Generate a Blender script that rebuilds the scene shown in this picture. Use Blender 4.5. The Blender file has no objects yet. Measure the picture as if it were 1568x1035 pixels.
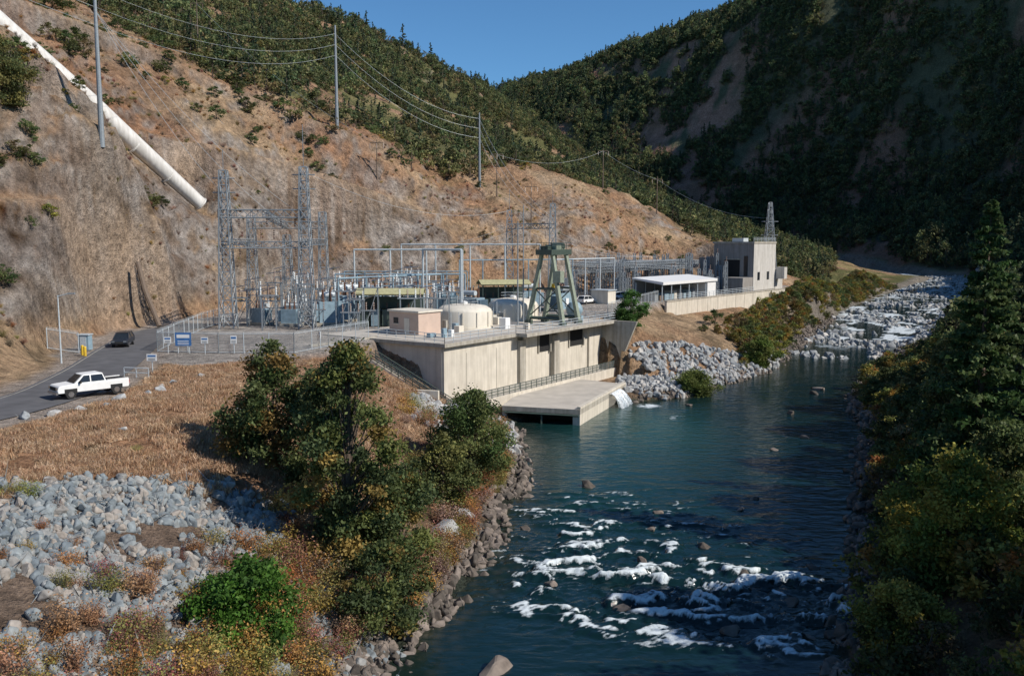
import bpy, bmesh, math, random
import numpy as np
from mathutils import Vector, Matrix
random.seed(7)
sc=bpy.context.scene
YZ=9.6   # yard level (river surface = 0)

# ------------------------------------------------------------------ noise
def _hash(ix,iy,s):
    n=(ix*374761393+iy*668265263+s*1442695041)&0xffffffff
    n=((n^(n>>13))*1274126177)&0xffffffff
    return ((n^(n>>16))&0xffff)/65535.0
def vnoise(x,y,s=0):
    ix=np.floor(x).astype(np.int64); iy=np.floor(y).astype(np.int64)
    fx=x-ix; fy=y-iy; fx=fx*fx*(3-2*fx); fy=fy*fy*(3-2*fy)
    a=_hash(ix,iy,s);b=_hash(ix+1,iy,s);c=_hash(ix,iy+1,s);d=_hash(ix+1,iy+1,s)
    return a+(b-a)*fx+(c-a)*fy+(a-b-c+d)*fx*fy
def fbm(x,y,s=0,o=4):
    t=0;a=.5;n=0
    for i in range(o):
        t=t+a*vnoise(x,y,s+i*17); n+=a; a*=.5; x,y=x*2.03+3.1*i,y*2.03-1.7*i
    return t/n
def ridged(x,y,s=0,o=4):
    t=0;a=.5;n=0
    for i in range(o):
        t=t+a*(1-np.abs(2*vnoise(x,y,s+i*13)-1)); n+=a; a*=.5; x,y=x*2.1+5.,y*2.1+1.3
    return t/n
def sstep(a,b,x):
    t=np.clip((x-a)/(b-a),0,1); return t*t*(3-2*t)
def A(*l): return np.array(l,dtype=float)

# ------------------------------------------------------------------ materials
def newmat(name):
    m=bpy.data.materials.new(name); m.use_nodes=True
    nt=m.node_tree; return m,nt,nt.nodes['Principled BSDF']
def mat(name,col,rough=.7,metal=0,scale=3.,var=.18,bump=.15,stain=0,attr=None):
    m,nt,b=newmat(name); N=nt.nodes; L=nt.links
    tc=N.new('ShaderNodeTexCoord'); n=N.new('ShaderNodeTexNoise'); n.inputs['Scale'].default_value=scale; n.inputs['Detail'].default_value=6
    L.new(tc.outputs['Object'],n.inputs['Vector'])
    r=N.new('ShaderNodeValToRGB'); r.color_ramp.elements[0].position=.3; r.color_ramp.elements[1].position=.72
    c=col
    r.color_ramp.elements[0].color=(c[0]*(1-var),c[1]*(1-var),c[2]*(1-var),1)
    r.color_ramp.elements[1].color=(min(1,c[0]*(1+var)),min(1,c[1]*(1+var)),min(1,c[2]*(1+var)),1)
    L.new(n.outputs['Fac'],r.inputs['Fac']); out=r.outputs['Color']
    if stain:
        mp=N.new('ShaderNodeMapping'); mp.inputs['Scale'].default_value=(1.6,1.6,.12); L.new(tc.outputs['Object'],mp.inputs['Vector'])
        n2=N.new('ShaderNodeTexNoise'); n2.inputs['Scale'].default_value=1.3; n2.inputs['Detail'].default_value=8; L.new(mp.outputs[0],n2.inputs['Vector'])
        r2=N.new('ShaderNodeValToRGB'); r2.color_ramp.elements[0].position=.38; r2.color_ramp.elements[1].position=.6
        r2.color_ramp.elements[0].color=(1-stain,1-stain*1.05,1-stain*1.15,1); r2.color_ramp.elements[1].color=(1,1,1,1)
        L.new(n2.outputs['Fac'],r2.inputs['Fac'])
        mx=N.new('ShaderNodeMixRGB'); mx.blend_type='MULTIPLY'; mx.inputs[0].default_value=1
        L.new(out,mx.inputs[1]); L.new(r2.outputs['Color'],mx.inputs[2]); out=mx.outputs[0]
    L.new(out,b.inputs['Base Color'])
    b.inputs['Roughness'].default_value=rough; b.inputs['Metallic'].default_value=metal
    if bump:
        bp=N.new('ShaderNodeBump'); bp.inputs['Strength'].default_value=bump; bp.inputs['Distance'].default_value=.05
        L.new(n.outputs['Fac'],bp.inputs['Height']); L.new(bp.outputs[0],b.inputs['Normal'])
    return m
M={}
M['conc']=mat('concrete_pale',(.62,.57,.48),.85,scale=.8,var=.08,stain=.16)
M['conc2']=mat('concrete_grey',(.42,.39,.33),.9,scale=1.2,var=.12,stain=.25)
M['deck']=mat('concrete_deck',(.46,.42,.36),.9,scale=.5,var=.14)
M['dark']=mat('black_shade_and_parts',(.015,.015,.015),.9,bump=0)  # near-black: painted shade in wall recesses, also ropes, sign lines and other dark parts
M['steel']=mat('galvanised_steel',(.26,.29,.31),.55,.2,scale=6,bump=0)
M['steelw']=mat('pale_steel',(.5,.55,.57),.5,.1,scale=6,bump=0)
M['bluegrey']=mat('equipment_bluegrey',(.24,.34,.40),.5,scale=2,bump=0)
M['cream']=mat('cream_paint',(.70,.65,.55),.6,scale=1,var=.06,stain=.1,bump=0)
M['white']=mat('white_paint',(.78,.78,.76),.45,scale=2,var=.05,bump=0)
M['wall_shaded']=mat('rendered_wall_shaded',(.30,.28,.26),.8,scale=1,var=.08,stain=.2)  # render darkened to paint in the shade on faces turned from the sun
M['wall_sunlit']=mat('rendered_wall_sunlit',(.56,.54,.50),.8,scale=1,var=.08,stain=.2)  # paler copy of the same render, sunlight painted into the river face
M['pink']=mat('tan_wall',(.55,.42,.34),.8,scale=1,var=.08)
M['roof']=mat('olive_roof',(.42,.40,.22),.7,scale=2)
M['greendk']=mat('crane_green_dark',(.06,.085,.07),.5,bump=0)
M['greenlt']=mat('crane_green_pale',(.26,.30,.23),.5,bump=0)
M['glass']=mat('window_glass',(.02,.025,.03),.1,bump=0)
M['tire']=mat('tyre_rubber',(.02,.02,.02),.9,bump=0)
M['chrome']=mat('bright_metal',(.5,.5,.5),.3,.9,bump=0)
M['navy']=mat('dark_car_paint',(.02,.025,.035),.3,bump=0)
M['red']=mat('red_lamp',(.4,.02,.02),.4,bump=0)
M['yellow']=mat('yellow_paint',(.65,.42,.03),.6,bump=0)
M['blue']=mat('sign_blue',(.05,.16,.38),.5,bump=0)
M['brown']=mat('insulator_brown',(.12,.06,.04),.4,bump=0)
M['wood']=mat('weathered_wood',(.16,.12,.09),.9,scale=5)
M['asphalt']=mat('asphalt',(.10,.10,.105),.9,scale=.7,var=.25)
M['pipe']=mat('penstock_paint',(.66,.64,.60),.55,scale=.6,var=.08,stain=.18,bump=0)
M['bark']=mat('bark',(.10,.075,.055),.95,scale=8,bump=.4)
def rockmat(name,a,b_,c_):
    m,nt,b=newmat(name); N=nt.nodes; L=nt.links
    oi=N.new('ShaderNodeObjectInfo'); r=N.new('ShaderNodeValToRGB'); cr=r.color_ramp
    cr.elements[0].color=(*a,1); cr.elements[1].color=(*b_,1)
    e=cr.elements.new(.5); e.color=(*c_,1)
    L.new(oi.outputs['Random'],r.inputs['Fac'])
    tc=N.new('ShaderNodeTexCoord'); n=N.new('ShaderNodeTexNoise'); n.inputs['Scale'].default_value=2.5; n.inputs['Detail'].default_value=8
    L.new(tc.outputs['Object'],n.inputs['Vector'])
    mr=N.new('ShaderNodeMapRange'); mr.inputs[3].default_value=.6; mr.inputs[4].default_value=1.35; mr.inputs[1].default_value=.3; mr.inputs[2].default_value=.7
    L.new(n.outputs['Fac'],mr.inputs[0])
    mx=N.new('ShaderNodeMixRGB'); mx.blend_type='MULTIPLY'; mx.inputs[0].default_value=1
    L.new(r.outputs['Color'],mx.inputs[1]); L.new(mr.outputs[0],mx.inputs[2]); L.new(mx.outputs[0],b.inputs['Base Color'])
    b.inputs['Roughness'].default_value=.9
    bp=N.new('ShaderNodeBump'); bp.inputs['Strength'].default_value=.5; bp.inputs['Distance'].default_value=.1
    L.new(n.outputs['Fac'],bp.inputs['Height']); L.new(bp.outputs[0],b.inputs['Normal'])
    return m
M['rock']=rockmat('riprap_stone',(.13,.155,.17),(.31,.27,.23),(.22,.245,.25))
M['rockp']=rockmat('pale_riprap_stone',(.24,.26,.27),(.42,.40,.37),(.33,.34,.34))
M['rockd']=rockmat('river_stone',(.08,.068,.055),(.22,.18,.15),(.14,.115,.095))
def leafmat(name,inst=True,hue=.04,val=.35,trn=.35):
    m,nt,b=newmat(name); N=nt.nodes; L=nt.links
    at=N.new('ShaderNodeAttribute'); at.attribute_name='tint'
    out=at.outputs['Color']
    if inst:
        oi=N.new('ShaderNodeObjectInfo'); hs=N.new('ShaderNodeHueSaturation')
        a=N.new('ShaderNodeMapRange'); a.inputs[3].default_value=.5-hue; a.inputs[4].default_value=.5+hue*.6
        c=N.new('ShaderNodeMapRange'); c.inputs[3].default_value=1-val; c.inputs[4].default_value=1+val*1.2
        ml=N.new('ShaderNodeMath'); ml.operation='MULTIPLY'; ml.inputs[1].default_value=7.31
        fr=N.new('ShaderNodeMath'); fr.operation='FRACT'
        L.new(oi.outputs['Random'],a.inputs[0]); L.new(oi.outputs['Random'],ml.inputs[0]); L.new(ml.outputs[0],fr.inputs[0]); L.new(fr.outputs[0],c.inputs[0])
        L.new(a.outputs[0],hs.inputs['Hue']); L.new(c.outputs[0],hs.inputs['Value']); L.new(out,hs.inputs['Color']); out=hs.outputs[0]
    L.new(out,b.inputs['Base Color']); b.inputs['Roughness'].default_value=.6
    b.inputs['Specular IOR Level'].default_value=.2
    tr=N.new('ShaderNodeBsdfTranslucent'); L.new(out,tr.inputs['Color'])
    ms=N.new('ShaderNodeMixShader'); ms.inputs[0].default_value=trn
    L.new(b.outputs[0],ms.inputs[1]); L.new(tr.outputs[0],ms.inputs[2]); L.new(ms.outputs[0],N['Material Output'].inputs['Surface'])
    return m
M['leaf']=leafmat('foliage',True); M['leafh']=leafmat('foliage_single',False); M['grass']=leafmat('dry_grass_blades',True,.012,.3)
m,nt,b=newmat('chain_link'); b.inputs['Base Color'].default_value=(.3,.32,.33,1); b.inputs['Roughness'].default_value=.6
tp=nt.nodes.new('ShaderNodeBsdfTransparent'); ms=nt.nodes.new('ShaderNodeMixShader'); ms.inputs[0].default_value=.28
nt.links.new(tp.outputs[0],ms.inputs[1]); nt.links.new(b.outputs[0],ms.inputs[2]); nt.links.new(ms.outputs[0],nt.nodes['Material Output'].inputs['Surface'])
M['mesh']=m

# ------------------------------------------------------------------ mesh builder
def link(o,parent=None):
    sc.collection.objects.link(o)
    if parent: o.parent=parent
    return o
def empty(name):
    e=bpy.data.objects.new(name,None); e.empty_display_size=.5; return link(e)
class MB:
    def __init__(s): s.v=[];s.f=[];s.m=[];s.mats=[]
    def mi(s,k):
        if k not in s.mats: s.mats.append(k)
        return s.mats.index(k)
    def add(s,vs,fs,k):
        o=len(s.v); s.v+= [tuple(v) for v in vs]; i=s.mi(k)
        for f in fs: s.f.append([o+j for j in f]); s.m.append(i)
    def box(s,c,d,k,rz=0,taper=1.):
        x,y,z=d[0]/2,d[1]/2,d[2]/2; vs=[]
        cr,sr=math.cos(rz),math.sin(rz)
        for dz in(-1,1):
            t=taper if dz>0 else 1
            for dx,dy in((-1,-1),(1,-1),(1,1),(-1,1)):
                a,b=dx*x*t,dy*y*t; vs.append((c[0]+a*cr-b*sr,c[1]+a*sr+b*cr,c[2]+dz*z))
        s.add(vs,[(3,2,1,0),(4,5,6,7),(0,1,5,4),(1,2,6,5),(2,3,7,6),(3,0,4,7)],k)
    def tube(s,p,q,r,k,r2=None,n=4,cap=True):
        p=Vector(p);q=Vector(q);d=q-p
        if d.length<1e-6:return
        d.normalize(); a=d.orthogonal().normalized() if abs(d.z)<.99 else Vector((1,0,0)); b=d.cross(a)
        r2=r if r2 is None else r2; vs=[]
        for c,rr in((p,r),(q,r2)):
            for i in range(n):
                t=2*math.pi*(i+.5)/n; vs.append(c+a*math.cos(t)*rr+b*math.sin(t)*rr)
        fs=[(i,(i+1)%n,n+(i+1)%n,n+i) for i in range(n)]
        if cap: fs+=[tuple(range(n))[::-1],tuple(range(n,2*n))]
        s.add(vs,fs,k)
    def prism(s,poly,z0,z1,k,kt=None):
        n=len(poly); vs=[(p[0],p[1],z0) for p in poly]+[(p[0],p[1],z1) for p in poly]
        s.add(vs,[(i,(i+1)%n,n+(i+1)%n,n+i) for i in range(n)]+[tuple(range(n))[::-1]],k)
        s.add([(p[0],p[1],z1) for p in poly],[tuple(range(n))],kt or k)
    def lathe(s,c,prof,k,n=32):
        vs=[];
        for r,z in prof:
            for i in range(n):
                t=2*math.pi*i/n; vs.append((c[0]+r*math.cos(t),c[1]+r*math.sin(t),c[2]+z))
        fs=[]
        for j in range(len(prof)-1):
            for i in range(n): fs.append((j*n+i,j*n+(i+1)%n,(j+1)*n+(i+1)%n,(j+1)*n+i))
        fs.append(tuple(range((len(prof)-1)*n,len(prof)*n)))
        s.add(vs,fs,k)
    def rail(s,pts,h,k,sp=1.8,r=.035,n=3,mid=3):
        for a,b in zip(pts[:-1],pts[1:]):
            a=Vector(a);b=Vector(b); L=(b-a).length; c=max(1,int(L/sp))
            for i in range(c+1):
                p=a.lerp(b,i/c); s.tube(p,p+Vector((0,0,h)),r,k,n=4)
            for j in range(1,mid+1):
                z=Vector((0,0,h*j/mid)); s.tube(a+z,b+z,r*.8,k,n=4)
    def obj(s,name,parent=None,bevel=0,smooth=False):
        me=bpy.data.meshes.new(name); me.from_pydata(s.v,[],s.f)
        for k in s.mats: me.materials.append(M[k])
        me.polygons.foreach_set('material_index',s.m)
        bm=bmesh.new(); bm.from_mesh(me); bmesh.ops.recalc_face_normals(bm,faces=bm.faces); bm.to_mesh(me); bm.free()
        if smooth:
            me.polygons.foreach_set('use_smooth',[True]*len(me.polygons))
            try: me.set_sharp_from_angle(angle=math.radians(35))
            except Exception: pass
        me.update(); o=bpy.data.objects.new(name,me); link(o,parent)
        if bevel:
            b=o.modifiers.new('bevel','BEVEL'); b.width=bevel; b.segments=2; b.limit_method='ANGLE'
        return o
def quadmesh(name,V,F,mats,mi=None,tint=None,smooth=False):
    me=bpy.data.meshes.new(name); n=len(V); k=len(F)
    me.vertices.add(n); me.vertices.foreach_set('co',np.asarray(V,dtype=np.float32).ravel())
    me.loops.add(k*4); me.loops.foreach_set('vertex_index',np.asarray(F,dtype=np.int32).ravel())
    me.polygons.add(k); me.polygons.foreach_set('loop_start',np.arange(0,k*4,4,dtype=np.int32))
    for q in mats: me.materials.append(q)
    if mi is not None: me.polygons.foreach_set('material_index',np.asarray(mi,dtype=np.int32))
    me.update(calc_edges=True)
    if smooth: me.polygons.foreach_set('use_smooth',np.ones(k,dtype=bool))
    if tint is not None:
        at=me.color_attributes.new('tint','FLOAT_COLOR','POINT')
        c=np.ones((n,4),dtype=np.float32); c[:,:3]=tint; at.data.foreach_set('color',c.ravel())
    return me

# ------------------------------------------------------------------ terrain definition
SY=A(-60,0,30,43,55,61,69,80,93,106,113,119,124,135,148,170,228,297,424,540,650,750,900,1200,2500)
SL=A(-22,-14,-10,-7.5,-3.4,-2,-1.2,1,.4,-1,6,15,24,31.6,43,53,80,113,187,258,262,235,160,-10,-400)
SR=A(15,15,16,16.2,22,25,28.5,33,38,43,45,47,49,54,61,74,108,150,228,278,280,255,180,10,-380)
def xl(y): return np.interp(y,SY,SL)+1.0*(fbm(y/7,y*0,5,3)-.5)*2
def xr(y): return np.interp(y,SY,SR)+1.2*(fbm(y/8,y*0,9,3)-.5)*2
CP=A(
 [-18,31,5.5],[-30,30,8],[-14,39,3.4],[-13,30,2.5],[-22,45,6.8],[-30,50,9.2],[-25,58,8.6],[-16,56,5.5],[-11,50,2.8],[-9,62,3.0],[-18,66,7.2],[-24,74,9.2],
 [-6,75,1.6],[-13,80,5.2],[-20,86,8.6],[-8,92,2.6],[-15,96,6],[-20,104,8.6],[-8,101,2.2],[-15,103,5.5],[-5,100,1.0],[-26,92,9.3],[-30,73,9.5],[-30,85,9.5],[-34,60,9.5],
 [-22,0,4],[-50,0,12],[-60,20,15],[-60,40,16],[-70,60,24],[-100,30,40],[-120,60,55],[-45,20,10],
 [-48,82,10],[-61,105,27],[-88,150,57],[-110,190,78],[-61,130,38.5],[-49,95,10],[-57,165,27.5],[-72,151,44],[-84,138,57],[-58,115,27.3],[-56,140,25.5],[-53,130,17],[-47,165,18],
 [-54,140,10],[-51,150,10],[-41,185,10.5],[-26,192,10.5],[-6,201,11],[19,227,10.5],[37,237,10.5],[58,254,11],[92,290,11],
 [-40,100,9.6],[-25,100,9.6],[-40,130,9.6],[-20,120,9.6],[-20,160,9.6],[0,150,9.6],[10,180,9.6],[25,185,9.6],[40,210,9.6],[60,235,9.6],[75,250,9.6],
 [-94,230,72],[-77,230,64],[-42,215,48],[-23.5,220,39],[-14,225,32],[-8.7,240,35],[7,270,41.5],[15,270,41],[36,290,37],[45,280,28],[60,262,19],
 [-52.6,185,40],[-34,205,29.6],[-20,207,25],[3,225,27],[21,242,25.6],[-62,205,52],[-75,185,54],
 [-50,260,58],[-58,430,88],[-104,330,98],[22,450,60],[67,420,35],[89,380,23],[122,400,12],[150,430,5],[0,330,48],[-30,330,62],
 [4,900,158],[73,850,94],[128,800,64],[175,750,40],[215,700,20],[248,650,7],[-50,800,172],[-95,700,174],[-126,600,170],[-161,500,165],[-186,430,162],[-192,330,142],[-200,250,125],[-160,180,100],[-130,120,80],
 [60,650,62],[130,600,36],[190,580,16],[0,650,92],[-60,560,116],
 [-100,1100,90],[60,1060,100],[-300,600,110],[-300,300,120],[-300,100,90],[165,900,25],
 [-60,1450,250],[16,1400,266],[60,1340,264],[110,1300,276],[192,1200,284],[252,1150,296],[298,1100,302],[345,1000,315],[410,900,330],[465,800,335],[500,700,320],[-140,1500,200],[40,1230,190],[110,1150,165],
 [300,640,15],[285,750,30],[250,900,60],[360,800,66],[290,950,140],[175,1100,176],[195,1000,104],[420,750,167],[365,650,55],[335,600,20],[290,850,52],[360,950,205],
 [400,500,110],[600,700,300],[600,400,250],[500,1100,300],[300,1700,280],[500,300,220],[400,200,190],
 [24,43,3],[35,43,9],[60,43,24],[40,76,4],[34,62,3],[48,93,4],[60,95,10],[57,119,3.5],[78,119,10],[71,148,3],[93,150,10],[103,185,3],[138,200,13],[158,270,3],[188,270,16],[222,371,4],[255,371,28],[305,540,14],
 [100,80,32],[150,100,60],[250,200,110],[300,350,110],[80,20,35],[40,0,12],[25,20,4],[25,0,3],[60,-40,25],[-50,-40,15],
 [18,145,9.2],[20,138,4.5],[28,150,6],[20,131,1.6],[35,160,6],[30,141,1.5],[45,175,5],[33,180,7.2],[53,205,6.5],[60,212,5],[72,228,7],[90,250,5],[70,215,3],[100,290,8],[150,380,8],[84,240,8])
SHP=[]
for y in (0,30,43,55,69,80,93,124,135,148,170,198,228,297,370,424,540,650,750):
    SHP.append([np.interp(y,SY,SL),y,0.0]); SHP.append([np.interp(y,SY,SR),y,0.0])
CP=np.vstack([CP,np.array(SHP)])
def _phi(r2): return np.sqrt(r2+6.0)
NCP=len(CP); D2=((CP[:,None,:2]-CP[None,:,:2])**2).sum(-1)
KM=np.zeros((NCP+3,NCP+3)); KM[:NCP,:NCP]=_phi(D2)+(-.3)*np.eye(NCP)
KM[:NCP,NCP]=1;KM[:NCP,NCP+1]=CP[:,0]/100;KM[:NCP,NCP+2]=CP[:,1]/100;KM[NCP:,:NCP]=KM[:NCP,NCP:].T
WTS=np.linalg.solve(KM,np.r_[CP[:,2],0,0,0])
def rbf(x,y):
    sh=x.shape; x=x.ravel();y=y.ravel(); out=np.empty(len(x))
    for i in range(0,len(x),40000):
        a=x[i:i+40000];b=y[i:i+40000]
        r2=(a[:,None]-CP[None,:,0])**2+(b[:,None]-CP[None,:,1])**2
        out[i:i+40000]=_phi(r2)@WTS[:NCP]+WTS[NCP]+WTS[NCP+1]*a/100+WTS[NCP+2]*b/100
    return out.reshape(sh)
def segd(x,y,a,b):
    dx,dy=b[0]-a[0],b[1]-a[1]; t=np.clip(((x-a[0])*dx+(y-a[1])*dy)/(dx*dx+dy*dy),0,1)
    return np.hypot(x-a[0]-t*dx,y-a[1]-t*dy),t
def polyd(x,y,P):
    d=np.full(x.shape,1e9)
    for a,b in zip(P[:-1],P[1:]): d=np.minimum(d,segd(x,y,a,b)[0])
    return d
def insd(x,y,P):
    Q=P+[P[0]]; d=polyd(x,y,Q); ins=np.zeros(x.shape,bool)
    for a,b in zip(Q[:-1],Q[1:]):
        c=((a[1]>y)!=(b[1]>y))&(x<(b[0]-a[0])*(y-a[1])/((b[1]-a[1])+1e-12)+a[0]); ins^=c
    return np.where(ins,-d,d)
YARD=[(-50,96),(-40,92),(-31,88),(-25,93),(-20,104),(-17.5,114),(-11.5,110),(11,142.5),(16,149),(26,169),(31.5,185),(70,234),(80,255),(60,250),(37,232),(18,222),(-5,196),(-26,187),(-41,180),(-50,148),(-54,135),(-54,115)]
ROAD=[(-60,26),(-52,38),(-44,50),(-39,60),(-37.3,70),(-40.3,85),(-45.5,104),(-50,122),(-47,134)]
WA=A(-8.6,107);WB=A(14,140);WE=(WB-WA)/np.linalg.norm(WB-WA);WN=A(WE[1],-WE[0]);WL=float(np.linalg.norm(WB-WA))
PU=A(-120,102,100);PC=A(-70.5,151.5,44.8);PD=A(-57.5,164.5,29.0)
BENCH=[[(-75,90,26),(-61,105,27),(-58,115,27.5),(-55.5,140,26.2)],[(-66,165,41),(-58,180,41),(-42,198,37),(-30,208,33),(-20,212,29)],[(-5,212,19),(10,225,21),(28,243,20),(45,252,17)],[(-95,170,68),(-80,200,64),(-62,212,56),(-42,217,49)],[(-84,118,44),(-70,126,42),(-61,132,39)]]
def H(x,y):
    x=np.asarray(x,float);y=np.asarray(y,float)
    z0=rbf(x,y); z=z0; dist=np.hypot(x,y)
    hm=sstep(11,22,z); far=sstep(240,560,dist)
    al=(x+y)*.707
    z=z+hm*(1-far)*((fbm(x/22,y/22,3,3)-.5)*5.0+(ridged(al/11,z0/5.5,8,4)-.6)*3.8+(fbm(al/2.6,z0/1.3,18,3)-.5)*1.9)
    z=z+hm*far*((ridged(x/150,y/150,21,4)-.68)*30*sstep(30,110,z)+(ridged(x/38,y/38,25,4)-.66)*11)
    z=z+(1-hm)*(fbm(x/5,y/5,31,4)-.5)*.9
    for B in BENCH:
        for a,b in zip(B[:-1],B[1:]):
            d,t=segd(x,y,a,b); zz=a[2]+(b[2]-a[2])*t; w=1-sstep(1.1,3.4,d); z=z+(zz-z)*w
    for a,b in((PU,PC),(PC,PD)):
        d,t=segd(x,y,a,b); zp=a[2]+(b[2]-a[2])*t; z=np.where(d<9,np.minimum(z,zp-2.2-1.2*(1-t)*(a is PU)+np.maximum(0,d-2.5)*1.3),z)
    d=polyd(x,y,ROAD); w=1-sstep(5.6,10,d); z=z+(YZ-.03+.06*(fbm(x/2,y/2,3,2)-.5)-z)*w
    d=insd(x,y,YARD); w=1-sstep(0,1,d/np.where(z>YZ,4.5,1.4)); z=z+(YZ-.03+.05*(fbm(x/2,y/2,3,2)-.5)-z)*w
    s=(x-WA[0])*WN[0]+(y-WA[1])*WN[1]; t=(x-WA[0])*WE[0]+(y-WA[1])*WE[1]
    z=np.where((s>-2.2)&(s<13)&(t>0)&(t<WL-.5),np.minimum(z,.5),z)
    wd=A(39,50);wl=np.linalg.norm(wd);wd=wd/wl; s2=(x-33)*wd[1]-(y-182)*wd[0]; t2=(x-33)*wd[0]+(y-182)*wd[1]
    z=np.where((s2>-.6)&(s2<10)&(t2>0)&(t2<wl),np.minimum(z,6.8-.25*s2),z)
    L=xl(y);R=xr(y); k=1/np.sqrt(1+.5*sstep(120,200,y))
    dl=(L-x)*k; dr=(x-R)*k; do=np.maximum(dl,dr)+np.maximum(0,y-760)*2
    z=np.maximum(z,np.where(do>0,np.minimum(do*.35,1.0)+.0,-9))
    z=np.where(do<3,z*sstep(0,3,do)+(1-sstep(0,3,do))*np.minimum(z,.1+do*.28),z)
    z=np.where(do<0,np.maximum(do*.35,-1.6)+.1+(fbm(x,y,77,2)-.5)*.4,z)
    return z
def YC(a): return np.interp(a,[-1,-.58,-.41,-.33,-.2,-.1,-.06,-.03,.03,.055,.12,.16,.22,.3],[250,245,226,224,218,224,234,266,278,280,296,288,268,300])
def rockfield(x,y): # >0 inside the loose-rock field of the near left bank
    return np.minimum(46.5+(x+27)*1.05,54)-y+(fbm(x/4,y/4,321,3)-.5)*9-np.clip(x+14,0,20)*1.4

# ground sheet
na,nr=900,860
th=np.radians(np.linspace(-76,76,na)); rr=np.exp(np.linspace(math.log(9),math.log(2300),nr))
T,R_=np.meshgrid(th,rr); X=R_*np.sin(T); Y=R_*np.cos(T)-6
Z=H(X,Y)
V=np.stack([X,Y,Z],-1).reshape(-1,3)
i=np.arange(na*nr).reshape(nr,na)
F=np.stack([i[:-1,:-1],i[:-1,1:],i[1:,1:],i[1:,:-1]],-1).reshape(-1,4)
gx=np.gradient(V.reshape(nr,na,3),axis=0); gy=np.gradient(V.reshape(nr,na,3),axis=1)
nn=np.cross(gx,gy); nn/=np.linalg.norm(nn,axis=-1,keepdims=True)+1e-9; SLP=1-np.abs(nn[...,2])
def lerp(c,c2,w): return c+(np.array(c2)-c)*w[...,None]
AL=(X+Y)*.707
col=np.zeros(X.shape+(3,))+A(.38,.235,.14)
n1=fbm(AL/13,Z/7+Y/60,41,4);n2=fbm(AL/3+X*.1,Z/1.8+Y/9,43,4);n3=fbm(X/40,Y/40,47,3)
col=lerp(col,(.47,.33,.205),sstep(.42,.66,n1))
col=lerp(col,(.38,.185,.10),sstep(.5,.66,n3)*.55)
col=lerp(col,(.20,.15,.09),sstep(.55,.67,n2)*.6)
hill=sstep(11,14,Z)
rk=sstep(.34,.5,SLP+(n2-.5)*.25)*hill*.7
low=(1-sstep(28,40,Z))
rk=np.maximum(rk,sstep(.5,.62,fbm(AL/16,Z/8,51,4))*sstep(.1,.2,SLP)*hill*(.2+.65*low))
cut=sstep(13,20,Z)*(1-sstep(31,39,Z))*(1-sstep(-52,-30,X))*sstep(118,135,Y)
rk=np.maximum(rk,cut*sstep(.36,.52,n2)*.85)
rkc=A(.26,.23,.205)+(n2[...,None]-.5)*.7*A(1,.95,.9)
col=col*(1-rk[...,None])+rkc*rk[...,None]
m1=fbm(X/14,Y/14,41,4)
a=X/np.maximum(Y,1); veg=sstep(-4,26,Y-YC(a)+(m1-.5)*30)
vc=lerp(np.zeros(X.shape+(3,))+A(.13,.13,.055),(.30,.24,.12),sstep(.5,.66,m1)); vc=lerp(vc,(.36,.22,.145),sstep(.55,.64,fbm(X/22,Y/22,55,4))*.85)
vc=lerp(vc,(.26,.22,.2),sstep(.3,.45,SLP)*.5)
col=lerp(col,(0,0,0),veg)+vc*veg[...,None]
rm=sstep(6,14,X-np.interp(Y,SY,SR))
cc=lerp(np.zeros(X.shape+(3,))+A(.10,.105,.065),(.28,.16,.11),sstep(.5,.62,fbm(X/55,Y/55,61,5)))
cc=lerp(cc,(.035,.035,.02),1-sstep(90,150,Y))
crag=np.exp(-(((X-205)/60)**2+((Y-1060)/110)**2)); cc=lerp(cc,(.34,.19,.14),np.clip(sstep(.45,.62,m1+.15*SLP)*crag*1.6,0,1))
col=lerp(col,(0,0,0),rm)+cc*rm[...,None]
L=xl(Y);R=xr(Y);do=np.maximum(L-X,X-R)+np.maximum(0,Y-760)*2
mg=1-sstep(2,7,do+(n2-.5)*5); col=lerp(col,(.15,.11,.075),mg*(Z<8)*.85); col=lerp(col,(.05,.06,.045),(do<.6)*1.0)
bar=sstep(150,190,Y)*(1-sstep(4,10,do)); col=lerp(col,(.24,.22,.19),bar*.8)
ru=sstep(-.8,1.,rockfield(X,Y))*(X<-5)*(Z<10); col=lerp(col,(.24,.19,.15),ru*.8)
yd=1-sstep(-.5,1.5,insd(X,Y,YARD)+(n2-.5)*2); col=lerp(col,(.42,.38,.34),yd)
pr=1-sstep(4.2,6.5,polyd(X,Y,ROAD)+(n2-.5)*2.5); col=lerp(col,(.40,.34,.29),pr)
for B in BENCH:
    d=polyd(X,Y,B); col=lerp(col,(.50,.37,.26),(1-sstep(.8,2.4,d))*.6)
me=quadmesh('ground',V,F,[],tint=np.clip(col.reshape(-1,3),0.01,1),smooth=True)
m,nt,b=newmat('ground_soil_rock'); N=nt.nodes;Lk=nt.links
at=N.new('ShaderNodeAttribute'); at.attribute_name='tint'; tc=N.new('ShaderNodeTexCoord')
ns=[]
for s in(.12,.9,5.):
    q=N.new('ShaderNodeTexNoise'); q.inputs['Scale'].default_value=s; q.inputs['Detail'].default_value=8; q.inputs['Roughness'].default_value=.65; Lk.new(tc.outputs['Object'],q.inputs['Vector']); ns.append(q)
out=at.outputs['Color']
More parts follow.
